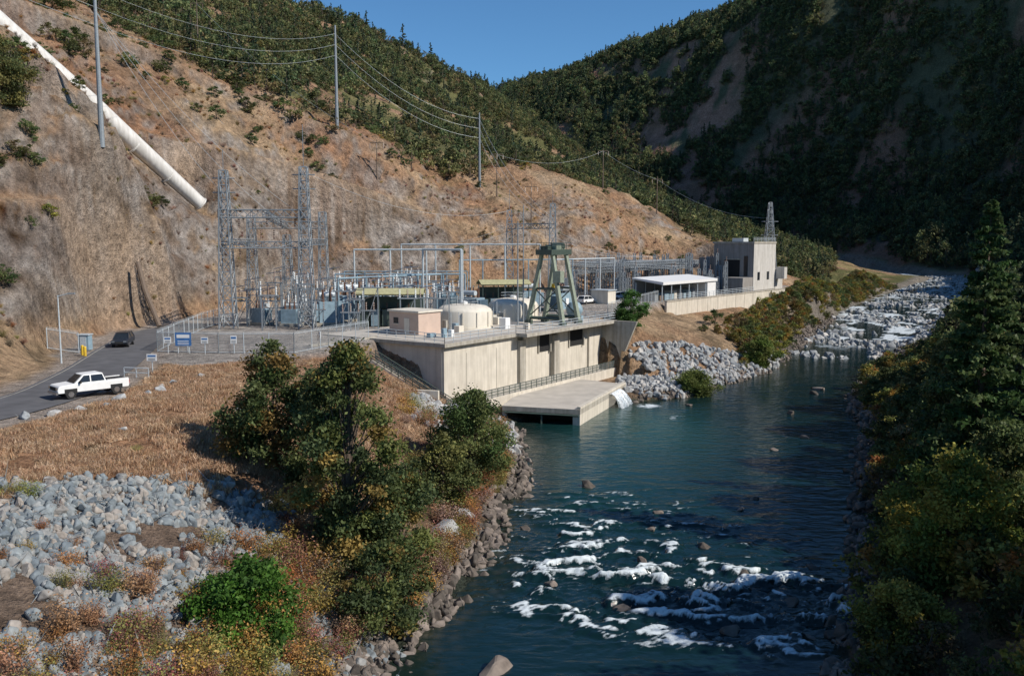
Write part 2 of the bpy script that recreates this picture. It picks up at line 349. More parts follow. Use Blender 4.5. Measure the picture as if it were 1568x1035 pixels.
for q,lo,hi in zip(ns,(.75,.55,.68),(1.25,1.45,1.32)):
    mr=N.new('ShaderNodeMapRange'); mr.inputs[1].default_value=.32; mr.inputs[2].default_value=.68; mr.inputs[3].default_value=lo; mr.inputs[4].default_value=hi; Lk.new(q.outputs['Fac'],mr.inputs[0])
    mx=N.new('ShaderNodeMixRGB'); mx.blend_type='MULTIPLY'; mx.inputs[0].default_value=1; Lk.new(out,mx.inputs[1]); Lk.new(mr.outputs[0],mx.inputs[2]); out=mx.outputs[0]
Lk.new(out,b.inputs['Base Color']); b.inputs['Roughness'].default_value=.95; b.inputs['Specular IOR Level'].default_value=.1
ad=N.new('ShaderNodeMath'); ad.operation='MULTIPLY_ADD'; ad.inputs[1].default_value=3.; Lk.new(ns[1].outputs['Fac'],ad.inputs[0]); Lk.new(ns[2].outputs['Fac'],ad.inputs[2])
bp=N.new('ShaderNodeBump'); bp.inputs['Strength'].default_value=1.; bp.inputs['Distance'].default_value=.55; Lk.new(ad.outputs[0],bp.inputs['Height']); Lk.new(bp.outputs[0],b.inputs['Normal'])
me.materials.append(m); link(bpy.data.objects.new('ground',me))

# ------------------------------------------------------------------ water
yy=np.r_[np.arange(-20,30,1.),np.arange(30,135,.16),np.arange(135,760,2.5)]; nc=330
uu=np.linspace(0,1,nc); U,Yw=np.meshgrid(uu,yy); XL=np.interp(Yw,SY,SL)-4; XR=np.interp(Yw,SY,SR)+4; Xw=XL+(XR-XL)*U
def g(x0,y0,sx,sy): return np.exp(-(((Xw-x0)/sx)**2+((Yw-y0)/sy)**2))
rap=np.clip(1.15*g(12,54,8,4.5)+.95*g(18,52,4.5,4)+.75*g(4,59,6,5)+.45*g(4,69,6,6)+.5*g(13,64,8,5)+.65*g(14,47.5,6,3)+.45*g(4,51,5,4)+.25*g(12,74,9,6),0,1.2)
jx=Xw+1.6*(fbm(Xw/3,Yw/3,90,3)-.5)*2; jy=Yw+.9*(fbm(Xw/2,Yw/2,91,3)-.5)*2
w1=fbm(jx/2.3,jy/.85,101,4); w2=fbm(jx/.6,jy/.28,103,3); w3=fbm(Xw/.3,Yw/.2,105,2)
wave=sstep(.45,.75,w1)
Zw=rap*(wave*.5+(w2-.5)*.3)+(fbm(Xw/1.4,Yw/.7,110,3)-.5)*.07
q_=w1*.62+w2*.38
thr=.632-.135*np.clip(rap,0,1)
foam=sstep(thr,thr+.16,q_+.12*(w3-.5))*sstep(.08,.4,rap)
rf=sstep(165,200,Yw)*sstep(.48,.62,fbm(Xw/3,Yw/6,120,3)); foam=np.maximum(foam,rf*.85)
foam=np.maximum(foam,1.3*g(18.5,117.5,1.6,1.6)*sstep(.25,.5,w2))
foam=np.maximum(foam,.5*g(20,110,5,4)*sstep(.62,.72,w1))
V=np.stack([Xw,Yw,Zw],-1).reshape(-1,3); ny=len(yy); i=np.arange(ny*nc).reshape(ny,nc)
F=np.stack([i[:-1,:-1],i[:-1,1:],i[1:,1:],i[1:,:-1]],-1).reshape(-1,4)
teal=np.clip(g(16,105,8,15)+.45*g(8,85,9,16),0,1)
shal=np.clip(1-np.minimum(Xw-XL-4,XR-4-Xw)/4.5,0,1)
tint=np.stack([foam,teal,shal],-1).reshape(-1,3)
me=quadmesh('river_water',V,F,[],tint=tint,smooth=True)
m,nt,b=newmat('river_surface'); N=nt.nodes;Lk=nt.links
at=N.new('ShaderNodeAttribute'); at.attribute_name='tint'; sp=N.new('ShaderNodeSeparateColor'); Lk.new(at.outputs['Color'],sp.inputs[0]); tc=N.new('ShaderNodeTexCoord')
mx=N.new('ShaderNodeMixRGB'); mx.inputs[1].default_value=(.004,.017,.019,1); mx.inputs[2].default_value=(.014,.068,.062,1); Lk.new(sp.outputs[1],mx.inputs[0])
nb_=N.new('ShaderNodeTexVoronoi'); nb_.inputs['Scale'].default_value=1.1; Lk.new(tc.outputs['Object'],nb_.inputs['Vector'])
rb=N.new('ShaderNodeValToRGB'); rb.color_ramp.elements[0].color=(.06,.055,.035,1); rb.color_ramp.elements[1].color=(.012,.02,.014,1); rb.color_ramp.elements[1].position=.6; Lk.new(nb_.outputs['Distance'],rb.inputs['Fac'])
ms_=N.new('ShaderNodeMixRGB'); Lk.new(sp.outputs[2],ms_.inputs[0]); Lk.new(mx.outputs[0],ms_.inputs[1]); Lk.new(rb.outputs[0],ms_.inputs[2])
nf=N.new('ShaderNodeTexNoise'); nf.inputs['Scale'].default_value=2.6; nf.inputs['Detail'].default_value=9; nf.inputs['Roughness'].default_value=.78; nf.inputs['Distortion'].default_value=.8; Lk.new(tc.outputs['Object'],nf.inputs['Vector'])
a0=N.new('ShaderNodeMath'); a0.operation='MULTIPLY_ADD'; a0.inputs[1].default_value=2.8; a0.inputs[2].default_value=-1.72; Lk.new(nf.outputs['Fac'],a0.inputs[0])
a1=N.new('ShaderNodeMath'); a1.operation='MULTIPLY_ADD'; a1.inputs[1].default_value=1.4; Lk.new(sp.outputs[0],a1.inputs[0]); Lk.new(a0.outputs[0],a1.inputs[2])
gt=N.new('ShaderNodeMath'); gt.operation='MULTIPLY'; gt.inputs[1].default_value=4.; gt.use_clamp=True; Lk.new(sp.outputs[0],gt.inputs[0])
cl0=N.new('ShaderNodeMapRange'); cl0.inputs[1].default_value=.1; cl0.inputs[2].default_value=.95; Lk.new(a1.outputs[0],cl0.inputs[0])
cl=N.new('ShaderNodeMath'); cl.operation='MULTIPLY'; Lk.new(cl0.outputs[0],cl.inputs[0]); Lk.new(gt.outputs[0],cl.inputs[1])
mf=N.new('ShaderNodeMixRGB'); mf.inputs[2].default_value=(.62,.68,.70,1); Lk.new(cl.outputs[0],mf.inputs[0]); Lk.new(ms_.outputs[0],mf.inputs[1]); Lk.new(mf.outputs[0],b.inputs['Base Color'])
rg=N.new('ShaderNodeMapRange'); rg.inputs[3].default_value=.1; rg.inputs[4].default_value=.8; Lk.new(cl.outputs[0],rg.inputs[0]); Lk.new(rg.outputs[0],b.inputs['Roughness']); b.inputs['IOR'].default_value=1.33
mp=N.new('ShaderNodeMapping'); mp.inputs['Scale'].default_value=(.55,1.3,1); Lk.new(tc.outputs['Object'],mp.inputs['Vector'])
n5=N.new('ShaderNodeTexNoise'); n5.inputs['Scale'].default_value=1.5; n5.inputs['Detail'].default_value=6; n5.inputs['Distortion'].default_value=.6; Lk.new(mp.outputs[0],n5.inputs['Vector'])
bp=N.new('ShaderNodeBump'); bp.inputs['Strength'].default_value=.42; bp.inputs['Distance'].default_value=.16; Lk.new(n5.outputs['Fac'],bp.inputs['Height']); Lk.new(bp.outputs[0],b.inputs['Normal'])
me.materials.append(m); link(bpy.data.objects.new('river_water',me))

# ------------------------------------------------------------------ foliage generators
def rdir(n,r):
    v=r.normal(size=(n,3)); return v/np.linalg.norm(v,axis=1,keepdims=True)
def leafq(C,S,r):
    n=len(C); a=rdir(n,r); b_=np.cross(a,rdir(n,r)); b_/=np.linalg.norm(b_,axis=1,keepdims=True)+1e-9
    a=a*S[:,None]; b_=b_*(S*.62)[:,None]
    return np.stack([C-a,C-b_,C+a,C+b_],1).reshape(-1,3)
def tubeq(p,q,r0,r1,k=6):
    p=np.array(p,float);q=np.array(q,float); d=q-p; d/=np.linalg.norm(d)+1e-9
    a=np.cross(d,[0.3,.9,.1]); a/=np.linalg.norm(a); b_=np.cross(d,a); t=np.arange(k)*2*math.pi/k
    ring=np.cos(t)[:,None]*a+np.sin(t)[:,None]*b_
    v=np.vstack([p+ring*r0,q+ring*r1]); f=np.array([[i,(i+1)%k,k+(i+1)%k,k+i] for i in range(k)]); return v,f
def assemble(name,tubes,LV,LT,mats,bark=(.1,.075,.055)):
    vs=[];fs=[];o=0
    for v,f in tubes: vs.append(v);fs.append(f+o);o+=len(v)
    nb=o; nbf=sum(len(f) for _,f in tubes); k=len(LV)//4
    vs.append(LV); fs.append(np.arange(k*4).reshape(-1,4)+o)
    V=np.vstack(vs);F=np.vstack(fs); tint=np.zeros((len(V),3))+A(*bark); tint[nb:]=np.repeat(LT,4,axis=0)
    mi=np.r_[np.zeros(nbf),np.ones(k)]
    return quadmesh(name,V,F,mats,mi=mi,tint=tint)
def broad(name,seed,h,w,ncl,nlf,ls,pal,inst=True,base=.12,cr=.2,lean=0.):
    r=np.random.default_rng(seed); tubes=[]
    top=A(lean*h,0,h*.8); mid=A(lean*h*.3+r.normal()*.03*h,r.normal()*.03*h,h*.4); tr=.022*h+.03*min(1,h/3)
    tubes+= [tubeq((0,0,-.4 if h>2 else -.05),mid,tr,tr*.65),tubeq(mid,top,tr*.65,tr*.2)]
    cs=[];rs=[]
    for i in range(ncl):
        t=r.uniform(0,1)**.85; z=h*(base+(1-base)*t*.95); pr=max(.12,math.sin(math.pi*min(1,(.12+.88*t)**.9))**.6)
        an=r.uniform(0,2*math.pi); rad=w/2*pr*(r.uniform(.15,1)**.55)*r.uniform(.75,1.15)
        c=A(math.cos(an)*rad+lean*z,math.sin(an)*rad,z); cs.append(c); rs.append(w*cr*r.uniform(.6,1.25)*(1.1-.4*t))
        tb=A(lean*z*.6,0,max(.1*h,z*r.uniform(.35,.75)))
        tubes.append(tubeq(tb,c,tr*.35*(1-.5*t),tr*.06,4))
    cs=np.array(cs);rs=np.array(rs); per=r.multinomial(nlf,rs**2/np.sum(rs**2)); LVs=[];LT=[]
    pal=np.array(pal)
    for c,ra,k in zip(cs,rs,per):
        d=rdir(k,r)*(r.uniform(.15,1,size=(k,1))**.5)*ra; d[:,2]*=.72; d*= (1+.35*r.normal(size=(k,1)))
        P=c+d; P[:,2]=np.maximum(P[:,2],.02*h)
        LVs.append(leafq(P,ls*r.uniform(.6,1.3,k),r))
        bc=pal[r.integers(len(pal))]*r.uniform(.65,1.25); LT.append(bc*r.uniform(.65,1.35,(k,1))*(1+.0*d))
    return assemble(name,tubes,np.vstack(LVs),np.clip(np.vstack(LT),.004,1),[M['bark'],M['leaf' if inst else 'leafh']])
def conifer(name,seed,h,w,nb,npb,ls,pal,inst=True,base=.1,sparse=.0):
    r=np.random.default_rng(seed); tubes=[tubeq((0,0,-.4 if h>2 else -.05),(0,0,h*.97),.016*h+.03*min(1,h/3),.01*min(1,h/3))]; LVs=[];LT=[]; pal=np.array(pal)
    for i in range(nb):
        t=(i+r.uniform())/nb; z=h*(base+(1-base)*t); 
        if r.uniform()<sparse: continue
        Ln=w/2*((1-t)**.8)*r.uniform(.55,1.15)+.012*h; an=r.uniform(0,2*math.pi); dz=Ln*(r.uniform(-.25,.15))+.12*Ln*t
        e=A(math.cos(an)*Ln,math.sin(an)*Ln,z+dz); s=A(0,0,z)
        if h>8: tubes.append(tubeq(s,e,.03+.03*(1-t),.01,3))
        k=max(4,int(npb*(.35+1-t))); q=r.uniform(.12,1,(k,1))**.8; P=s+(e-s)*q+r.normal(size=(k,3))*A(.09,.09,.05)*Ln*(.4+q*.7)
        LVs.append(leafq(P,ls*r.uniform(.6,1.3,k),r)); bc=pal[r.integers(len(pal))]*r.uniform(.7,1.2); LT.append(bc*r.uniform(.7,1.3,(k,1)))
    return assemble(name,tubes,np.vstack(LVs),np.clip(np.vstack(LT),.004,1),[M['bark'],M['leaf' if inst else 'leafh']])
def brush(name,seed,h,w,n,ls,pal):
    r=np.random.default_rng(seed); tubes=[];C=[];LT=[];pal=np.array(pal)
    for i in range(18):
        an=r.uniform(0,6.28); e=A(math.cos(an)*w*.45*r.uniform(.2,1),math.sin(an)*w*.45*r.uniform(.2,1),h*r.uniform(.5,1)); tubes.append(tubeq((0,0,-.1),e,.015,.004,3))
        k=n//18; q=r.uniform(.2,1.05,(k,1)); P=e*q+r.normal(size=(k,3))*w*.09; P[:,2]=np.abs(P[:,2]); C.append(P); LT.append(pal[r.integers(len(pal))]*r.uniform(.8,1.25)*r.uniform(.75,1.3,(k,1)))
    C=np.vstack(C); return assemble(name,tubes,leafq(C,ls*r.uniform(.6,1.3,len(C)),r),np.clip(np.vstack(LT),.004,1),[M['bark'],M['leaf']])
def tuft(name,seed,col):
    r=np.random.default_rng(seed); n=46; b0=np.c_[r.normal(size=(n,2))*.3,np.zeros(n)]; d=np.c_[r.normal(size=(n,2))*.2,r.uniform(.15,.5,n)]; s=np.c_[r.normal(size=(n,2))*.03,np.zeros(n)]
    V=np.stack([b0-s,b0+s,b0+d+s*.3,b0+d-s*.3],1).reshape(-1,3); t=np.repeat(A(*col)*r.uniform(.75,1.25,(n,1)),4,axis=0)
    return quadmesh(name,V,np.arange(n*4).reshape(-1,4),[M['grass']],tint=t)
def rockmesh(name,seed,mt):
    r=random.Random(seed); bm=bmesh.new()
    for i in range(15):
        v=Vector((r.gauss(0,1),r.gauss(0,1),r.gauss(0,1))).normalized(); bm.verts.new((v.x*.6*r.uniform(.8,1.1),v.y*.45*r.uniform(.8,1.1),v.z*.38*r.uniform(.8,1.1)))
    bmesh.ops.convex_hull(bm,input=bm.verts); bmesh.ops.bevel(bm,geom=list(bm.edges),offset=.035,segments=1,affect='EDGES')
    me=bpy.data.meshes.new(name); bm.to_mesh(me); bm.free(); me.materials.append(M[mt]); return me
def tmpl(cname,meshes):
    c=bpy.data.collections.new(cname)
    for i,me in enumerate(meshes):
        c.objects.link(bpy.data.objects.new(f'{cname}_{i:02d}',me))
    return c
def scatter(name,P,scl,coll,nvar,seed=0,tilt=0.,full=False,wts=None):
    r=np.random.default_rng(seed); n=len(P)
    me=bpy.data.meshes.new(name); me.vertices.add(n); me.vertices.foreach_set('co',np.asarray(P,dtype=np.float32).ravel())
    rot=np.c_[r.normal(size=(n,2))*tilt,r.uniform(0,6.28,n)]
    if full: rot=r.uniform(0,6.28,(n,3))
    scl=np.asarray(scl,float)
    if scl.ndim==1: scl=np.repeat(scl[:,None],3,1)
    if wts is not None: wts=np.array(wts)/np.sum(wts)
    a=me.attributes.new('rot','FLOAT_VECTOR','POINT'); a.data.foreach_set('vector',rot.astype(np.float32).ravel())
    a=me.attributes.new('scl','FLOAT_VECTOR','POINT'); a.data.foreach_set('vector',scl.astype(np.float32).ravel())
    a=me.attributes.new('idx','INT','POINT'); a.data.foreach_set('value',(r.choice(nvar,n,p=wts)).astype(np.int32))
    o=link(bpy.data.objects.new(name,me)); ng=bpy.data.node_groups.new(name+'_gn','GeometryNodeTree')
    ng.interface.new_socket('Geometry',in_out='INPUT',socket_type='NodeSocketGeometry'); ng.interface.new_socket('Geometry',in_out='OUTPUT',socket_type='NodeSocketGeometry')
    N=ng.nodes;L=ng.links; gi=N.new('NodeGroupInput');go=N.new('NodeGroupOutput'); ip=N.new('GeometryNodeInstanceOnPoints'); ci=N.new('GeometryNodeCollectionInfo')
    ci.inputs['Collection'].default_value=coll; ci.inputs['Separate Children'].default_value=True; ci.inputs['Reset Children'].default_value=True
    def na_(nm,t):
        q=N.new('GeometryNodeInputNamedAttribute'); q.data_type=t; q.inputs['Name'].default_value=nm; return q.outputs['Attribute']
    L.new(gi.outputs[0],ip.inputs['Points']); L.new(ci.outputs[0],ip.inputs['Instance']); ip.inputs['Pick Instance'].default_value=True
    L.new(na_('idx','INT'),ip.inputs['Instance Index']); e2=N.new('FunctionNodeEulerToRotation'); L.new(na_('rot','FLOAT_VECTOR'),e2.inputs[0]); L.new(e2.outputs[0],ip.inputs['Rotation']); L.new(na_('scl','FLOAT_VECTOR'),ip.inputs['Scale'])
    L.new(ip.outputs[0],go.inputs[0]); md=o.modifiers.new('scatter','NODES'); md.node_group=ng
    return o

G1=[(.085,.12,.04),(.11,.145,.05),(.07,.10,.04),(.14,.155,.055)]
G2=[(.06,.085,.045),(.075,.10,.055),(.05,.08,.045)]
GF=[(.10,.135,.055),(.13,.16,.065),(.085,.12,.055),(.16,.17,.07)]
GC=[(.075,.11,.06),(.095,.125,.07),(.065,.10,.06)]
YEL=[(.34,.29,.06),(.22,.21,.055),(.38,.22,.055),(.16,.19,.05)]
far_t=tmpl('far_tree',[broad(f'fo{i}',100+i,1.,.95+.2*(i%2),15,260,.062,GF if i<3 else [(.19,.19,.07),(.22,.18,.08)],cr=.19) for i in range(4)]+[conifer(f'fc{i}',120+i,1.35,.6,30,8,.062,GC) for i in range(3)])
shrub_t=tmpl('shrub_mass',[broad(f'sh{i}',140+i,1.,1.3,16,900,.05,p,base=.05,cr=.17) for i,p in enumerate([G1,G1,YEL,[(.16,.16,.065),(.22,.18,.08)]])])
brush_t=tmpl('brush_mass',[brush(f'br{i}',160+i,1.,1.4,1100,.033,p) for i,p in enumerate([[(.30,.15,.09),(.36,.19,.12)],[(.44,.25,.07),(.36,.24,.08)],[(.28,.21,.15),(.34,.26,.18)],[(.22,.23,.07),(.32,.28,.08)]])])
grass_t=tmpl('grass_tuft',[tuft('gt0',1,(.50,.34,.21)),tuft('gt1',2,(.44,.28,.165)),tuft('gt2',3,(.60,.45,.30))])
rock_t=tmpl('rock_piece',[rockmesh(f'rk{i}',i,'rock') for i in range(6)])
rockp_t=tmpl('pale_rock_piece',[rockmesh(f'rp{i}',40+i,'rockp') for i in range(6)])
rockd_t=tmpl('river_rock_piece',[rockmesh(f'rd{i}',20+i,'rockd') for i in range(6)])

def P3(x,y,dz=0.): return np.c_[x,y,H(x,y)+dz]
r=np.random.default_rng(11)
n=60000; Yp=np.sqrt(r.uniform(.033,1,n))*1000; ap=r.uniform(-.66,.36,n); Xp=ap*Yp
dl=np.interp(Yp,SY,SL)-Xp; nz=fbm(Xp/28,Yp/28,201,3)
left=(dl>8)&(Yp>YC(ap)+8*r.normal(size=n)+8)&(nz>.44+.06*r.normal(size=n))&(r.uniform(size=n)<np.clip(1.0*(420/np.maximum(Yp,1)),.5,.85))
k=np.where(left)[0]; P=P3(Xp[k],Yp[k],-.2); s=r.uniform(2.2,7.2,len(k))*np.where(Yp[k]>450,1.3,1)
scatter('forest_on_left_hill',P,np.c_[s*r.uniform(.85,1.25,len(k)),s,s*r.uniform(.75,1.1,len(k))],far_t,7,1,.04,wts=[.22,.2,.2,.16,.08,.07,.07])
n=100000; Yp=np.sqrt(r.uniform(.008,1,n))*1500; ap=r.uniform(-.06,.74,n); Xp=ap*Yp
dr=Xp-np.interp(Yp,SY,SR); nz=fbm(Xp/24,Yp/24,201,3); nzb=fbm(Xp/55,Yp/55,61,5)
right=(dr>10)&(Yp>130)&(nz>.36+.06*r.normal(size=n))&((nzb<.57)|(r.uniform(size=n)<.45))
crag=np.exp(-(((Xp-205)/60)**2+((Yp-1060)/110)**2)); right&=~((crag>.35)&(nz<.54))
k=np.where(right)[0]; P=P3(Xp[k],Yp[k],-.2); s=(4.2+9.*r.uniform(0,1,len(k))**1.4)*np.where(Yp[k]<400,.7,1.1)
scatter('forest_on_right_mountain',P,np.c_[s,s,s*r.uniform(.8,1.2,len(k))],far_t,7,2,.03,wts=[.2,.2,.2,.08,.1,.11,.11])
r=np.random.default_rng(12)
n=1300; yp=r.uniform(85,300,n); ap=r.uniform(-.62,.25,n); xp=ap*yp; zz=H(xp,yp)
dd=segd(xp,yp,PU,PD)[0]
k=(zz>16)&(yp<YC(ap)+20)&(dd>6)&((fbm(xp/15,yp/15,300,2)>.57)|(r.uniform(size=n)<.12+.35*sstep(38,58,zz)))
s=r.uniform(.6,2.4,k.sum())*(1+.6*sstep(38,60,zz[k])); scatter('hillside_shrubs',np.c_[xp[k],yp[k],zz[k]-.1],np.c_[s*1.2,s*1.2,s],shrub_t,4,3,.05,wts=[.35,.35,.05,.25])
n=9000; yp=r.uniform(75,270,n); ap=r.uniform(-.62,.25,n); xp=ap*yp; zz=H(xp,yp); k=(zz>11)&(yp<YC(ap)+10)&(fbm(xp/9,yp/9,301,3)>.46)&(segd(xp,yp,PU,PD)[0]>4)
s=r.uniform(.2,.8,k.sum()); scatter('hillside_scrub',np.c_[xp[k],yp[k],zz[k]],np.c_[s*1.3,s*1.3,s],brush_t,4,4,.1,wts=[.2,.2,.4,.2])
n=90000; xp=r.uniform(-42,2,n); yp=r.uniform(34,104,n); zz=H(xp,yp); nn2=fbm(xp/4,yp/4,310,3)
k=(zz>2.2)&(insd(xp,yp,YARD)>1)&(polyd(xp,yp,ROAD)>6.0)&(rockfield(xp,yp)<1.2+(nn2-.5)*7)&((xl(yp)-xp)>5)&(fbm(xp/1.8,yp/1.8,311,2)>.38)
s=r.uniform(.2,.9,k.sum())*(.6+.7*nn2[k]); scatter('dry_grass',np.c_[xp[k],yp[k],zz[k]],s,grass_t,3,5,.1)
n=34000; xp=r.uniform(-44,-4,n); yp=r.uniform(24,58,n); zz=H(xp,yp); rfv=rockfield(xp,yp); cl_=fbm(xp/2.6,yp/2.6,325,3)
k=(rfv>-1.0)&(polyd(xp,yp,ROAD)>7)&(cl_<.60)&((rfv>.8)|(r.uniform(size=n)<.35))
s=.2+r.uniform(0,1,k.sum())**2.6*.85; scatter('riprap_rocks',np.c_[xp[k],yp[k],zz[k]+s*.06],s,rock_t,6,6,full=True)
n=15000; yp=30+r.uniform(0,1,n)**1.3*230; side=r.uniform(size=n)<.75; off=r.normal(size=n)*1.2+.4
xp=np.where(side,xl(yp)-off*1.2,xr(yp)+off*.6); zz=H(xp,yp)
k=(zz<2.0)&~((yp>102)&(yp<126)&(xp<17)&(xp>-9))&(fbm(xp/2.5,yp/2.5,350,2)>.4)
s=.22+r.uniform(0,1,k.sum())**2.6*1.1; scatter('shore_rocks',np.c_[xp[k],yp[k],zz[k]+s*.08],s,rockd_t,6,7,full=True)
xs=[];ys=[]
n=5200; yp=r.uniform(122,176,n); xp=r.uniform(8,52,n)
k=(xl(yp)-xp>-.6)&(xl(yp)-xp<np.interp(yp,[122,140,148,156,176],[9,17,13,3,1]))
ss=(xp-WA[0])*WN[0]+(yp-WA[1])*WN[1]; tt=(xp-WA[0])*WE[0]+(yp-WA[1])*WE[1]; k&=~((tt<WL+.5)&(ss<4)); k&=insd(xp,yp,YARD)>.8
xs.append(xp[k]);ys.append(yp[k])
n=500; xp=r.uniform(-12,1,n); yp=r.uniform(88,104,n); k=(xl(yp)-xp>-.5)&(H(xp,yp)<4.0); xs.append(xp[k]);ys.append(yp[k])
xp=np.concatenate(xs);yp=np.concatenate(ys); s=r.uniform(.6,1.6,len(xp)); scatter('riprap_slope',np.c_[xp,yp,H(xp,yp)+.15*s],s,rockp_t,6,8,full=True)
n=4600; yp=r.uniform(165,560,n); w=r.uniform(.03,1.12,n); xp=xl(yp)+(xr(yp)-xl(yp))*w; k=(fbm(xp/6,yp/10,330,2)>.47)|(w>1)
s=.6+r.uniform(0,1,k.sum())**2*2.1; scatter('riffle_stones',np.c_[xp[k],yp[k],np.maximum(H(xp[k],yp[k]),-.25)+.1],s,rockp_t,6,9,full=True)
bp_=[(7,78,1.7),(14,62,1.2),(-.8,43.5,2.0),(10.5,66,1.2),(19,71,.9),(21,74,.8),(36,112,1.5),(24,118,1.3),(6.5,51,1.2),(1,66,1.1),(46,131,2.2),(44,127,1.5),(15.5,56.5,1.3),(9,59,1.2),(17,52,1.3),(12,70,1.),(20.5,58,1.2),(2.5,55,1.1),(12.5,48,1.4),(28,92,1.2),(33,98,1.1)]
scatter('river_boulders',[(a_,b_,-.05) for a_,b_,c_ in bp_],[c_ for a_,b_,c_ in bp_],rockd_t,6,10,tilt=.2)
xp=A(-4.8,-3.6,-6.);yp=A(61,66,58.); scatter('shore_boulders',np.c_[xp,yp,H(xp,yp)+.5],[2.6,1.6,1.5],rockp_t,6,12,tilt=.2)
bl=[(-34.5,61.5),(-33,62.5),(-31.8,64),(-30.8,66),(-31,68.5),(-29.8,71),(-29.5,73),(-30.2,75),(-29.9,77),(-28.5,80),(-36,59.5),(-37,57.5),(-27,60),(-22,70)]
xp=A(*[q[0] for q in bl]);yp=A(*[q[1] for q in bl]); scatter('roadside_boulders',np.c_[xp,yp,H(xp,yp)+.15],r.uniform(.8,1.4,len(bl)),rockp_t,6,11,tilt=.3)
def bank(name,n,xf,zlo,zhi,s0,s1,coll,wts,seed,cond=None):
    r=np.random.default_rng(seed); x,y=xf(r,n); z=H(x,y); k=(z>zlo)&(z<zhi)
    if cond is not None: k&=cond(x,y,z)
    s=r.uniform(s0,s1,k.sum()); scatter(name,np.c_[x[k],y[k],z[k]-.1],np.c_[s*1.1,s*1.1,s],coll,len(wts),seed,.08,wts=wts)
def fl(r,n):
    y=r.uniform(30,100,n); return xl(y)-np.abs(r.normal(size=n))*5-1.2,y
bank('riverbank_brush',760,fl,.4,6.5,.5,1.8,brush_t,[.24,.38,.1,.28],21,lambda x,y,z:(fbm(x/5,y/5,400,2)>.36)&(insd(x,y,YARD)>2))
def fl2(r,n):
    y=r.uniform(128,420,n); return xl(y)-r.uniform(.5,14,n),y
bank('yellow_willow_brush',760,fl2,.3,9,.9,3.2,shrub_t,[.2,.1,.52,.18],22,lambda x,y,z:(insd(x,y,YARD)>1.5)&((y>160)|(xl(y)-x<6)&(y>144)))
def fr(r,n):
    y=r.uniform(34,150,n); return xr(y)+1.2+r.uniform(0,1,n)**1.2*15,y
bank('right_bank_thicket',360,fr,.1,30,.9,3.4,shrub_t,[.32,.26,.28,.14],23)
def fr2(r,n):
    y=r.uniform(150,430,n); return xr(y)+6+r.uniform(0,1,n)*18,y
bank('right_bank_willows',520,fr2,.1,30,1.2,3.6,shrub_t,[.30,.18,.38,.14],26)
def f4(r,n): return r.uniform(-36,-8,n),r.uniform(28,58,n)
bank('russet_brush',210,f4,2,9.3,.5,1.4,brush_t,[.45,.15,.28,.12],24,lambda x,y,z:(polyd(x,y,ROAD)>8)&(fbm(x/5,y/5,410,2)>.54))
def f5(r,n): return r.uniform(-14,-5,n),r.uniform(34,50,n)
bank('orange_brush',60,f5,1,6,1.0,2.2,brush_t,[.15,.6,.1,.15],25)

def put(name,me,x,y,rz=0,dz=-.1):
    o=bpy.data.objects.new(name,me); o.location=(x,y,float(H(A(x),A(y))[0])+dz); o.rotation_euler=(0,0,rz); link(o); return o
OAK=[(.10,.13,.045),(.13,.155,.05),(.08,.11,.045),(.28,.20,.06),(.15,.17,.05)]
put('alder_tree',broad('alder_tree',501,9.4,6.6,60,20000,.13,[(.085,.12,.04),(.11,.135,.05),(.23,.15,.05)],False,.03,.16),-16.3,60)
put('alder_tree',broad('alder_tree',502,13.9,6.4,90,30000,.13,OAK,False,.02,.15,lean=.03),-10.0,51.5)
put('alder_tree',broad('alder_tree',503,9.5,5.4,60,18000,.13,[(.28,.19,.06),(.12,.14,.05),(.10,.13,.05)],False,.03,.16),-12.8,58)
put('alder_tree',broad('alder_tree',504,7.0,6.2,60,17000,.12,OAK,False,.02,.17),-7.0,54)
put('alder_tree',broad('alder_tree',511,5.2,4.6,50,12000,.11,OAK,False,.02,.17),-7.2,47)
put('willow_tree',broad('willow_tree',505,8.2,7.2,70,20000,.12,[(.09,.14,.045),(.11,.155,.055),(.15,.18,.06)],False,.03,.16),-3.6,77)
put('willow_tree',broad('willow_tree',506,5.5,5.2,50,13000,.12,[(.13,.155,.055),(.19,.19,.06)],False,.03,.17),-5.5,68)
put('green_bush',broad('green_bush',507,3.8,5.6,60,16000,.11,[(.08,.18,.025),(.11,.22,.035),(.06,.13,.025)],False,.02,.16),-12.9,41.5)
put('riverside_shrub',broad('riverside_shrub',508,6.0,4.8,50,12000,.14,[(.10,.20,.05),(.08,.15,.04)],False,.03,.17),19.6,145)
put('riverside_shrub',broad('riverside_shrub',509,3.2,7,50,12000,.14,[(.12,.17,.045),(.14,.17,.045)],False,.03,.17),26.8,127.5)
put('cottonwood_tree',broad('cottonwood_tree',510,5.4,5.4,60,14000,.15,[(.14,.20,.045),(.19,.21,.06)],False,.03,.17),43,151)
put('pine_tree',conifer('pine_tree',520,22,8.6,210,170,.19,[(.06,.11,.035),(.08,.13,.045),(.11,.155,.055)],False,.06),32.3,60)
put('pine_tree',conifer('pine_tree',521,17,6.5,130,120,.17,G2,False,.06),41,70)
put('alder_tree',broad('alder_tree',522,7.6,7.4,80,22000,.13,[(.30,.29,.06),(.17,.22,.05),(.38,.32,.065)],False,.02,.15),25.4,49.5)
put('alder_tree',broad('alder_tree',523,10,7.6,80,18000,.15,G1,False,.02,.15),37,71)
put('alder_tree',broad('alder_tree',524,9,8,80,18000,.16,G1,False,.02,.15),46.5,86)
put('alder_tree',broad('alder_tree',525,7.5,7,70,16000,.16,[(.12,.14,.05),(.17,.17,.06)],False,.02,.15),51.5,101)
put('alder_tree',broad('alder_tree',526,11,9,70,15000,.18,G1,False,.02,.15),62,114)
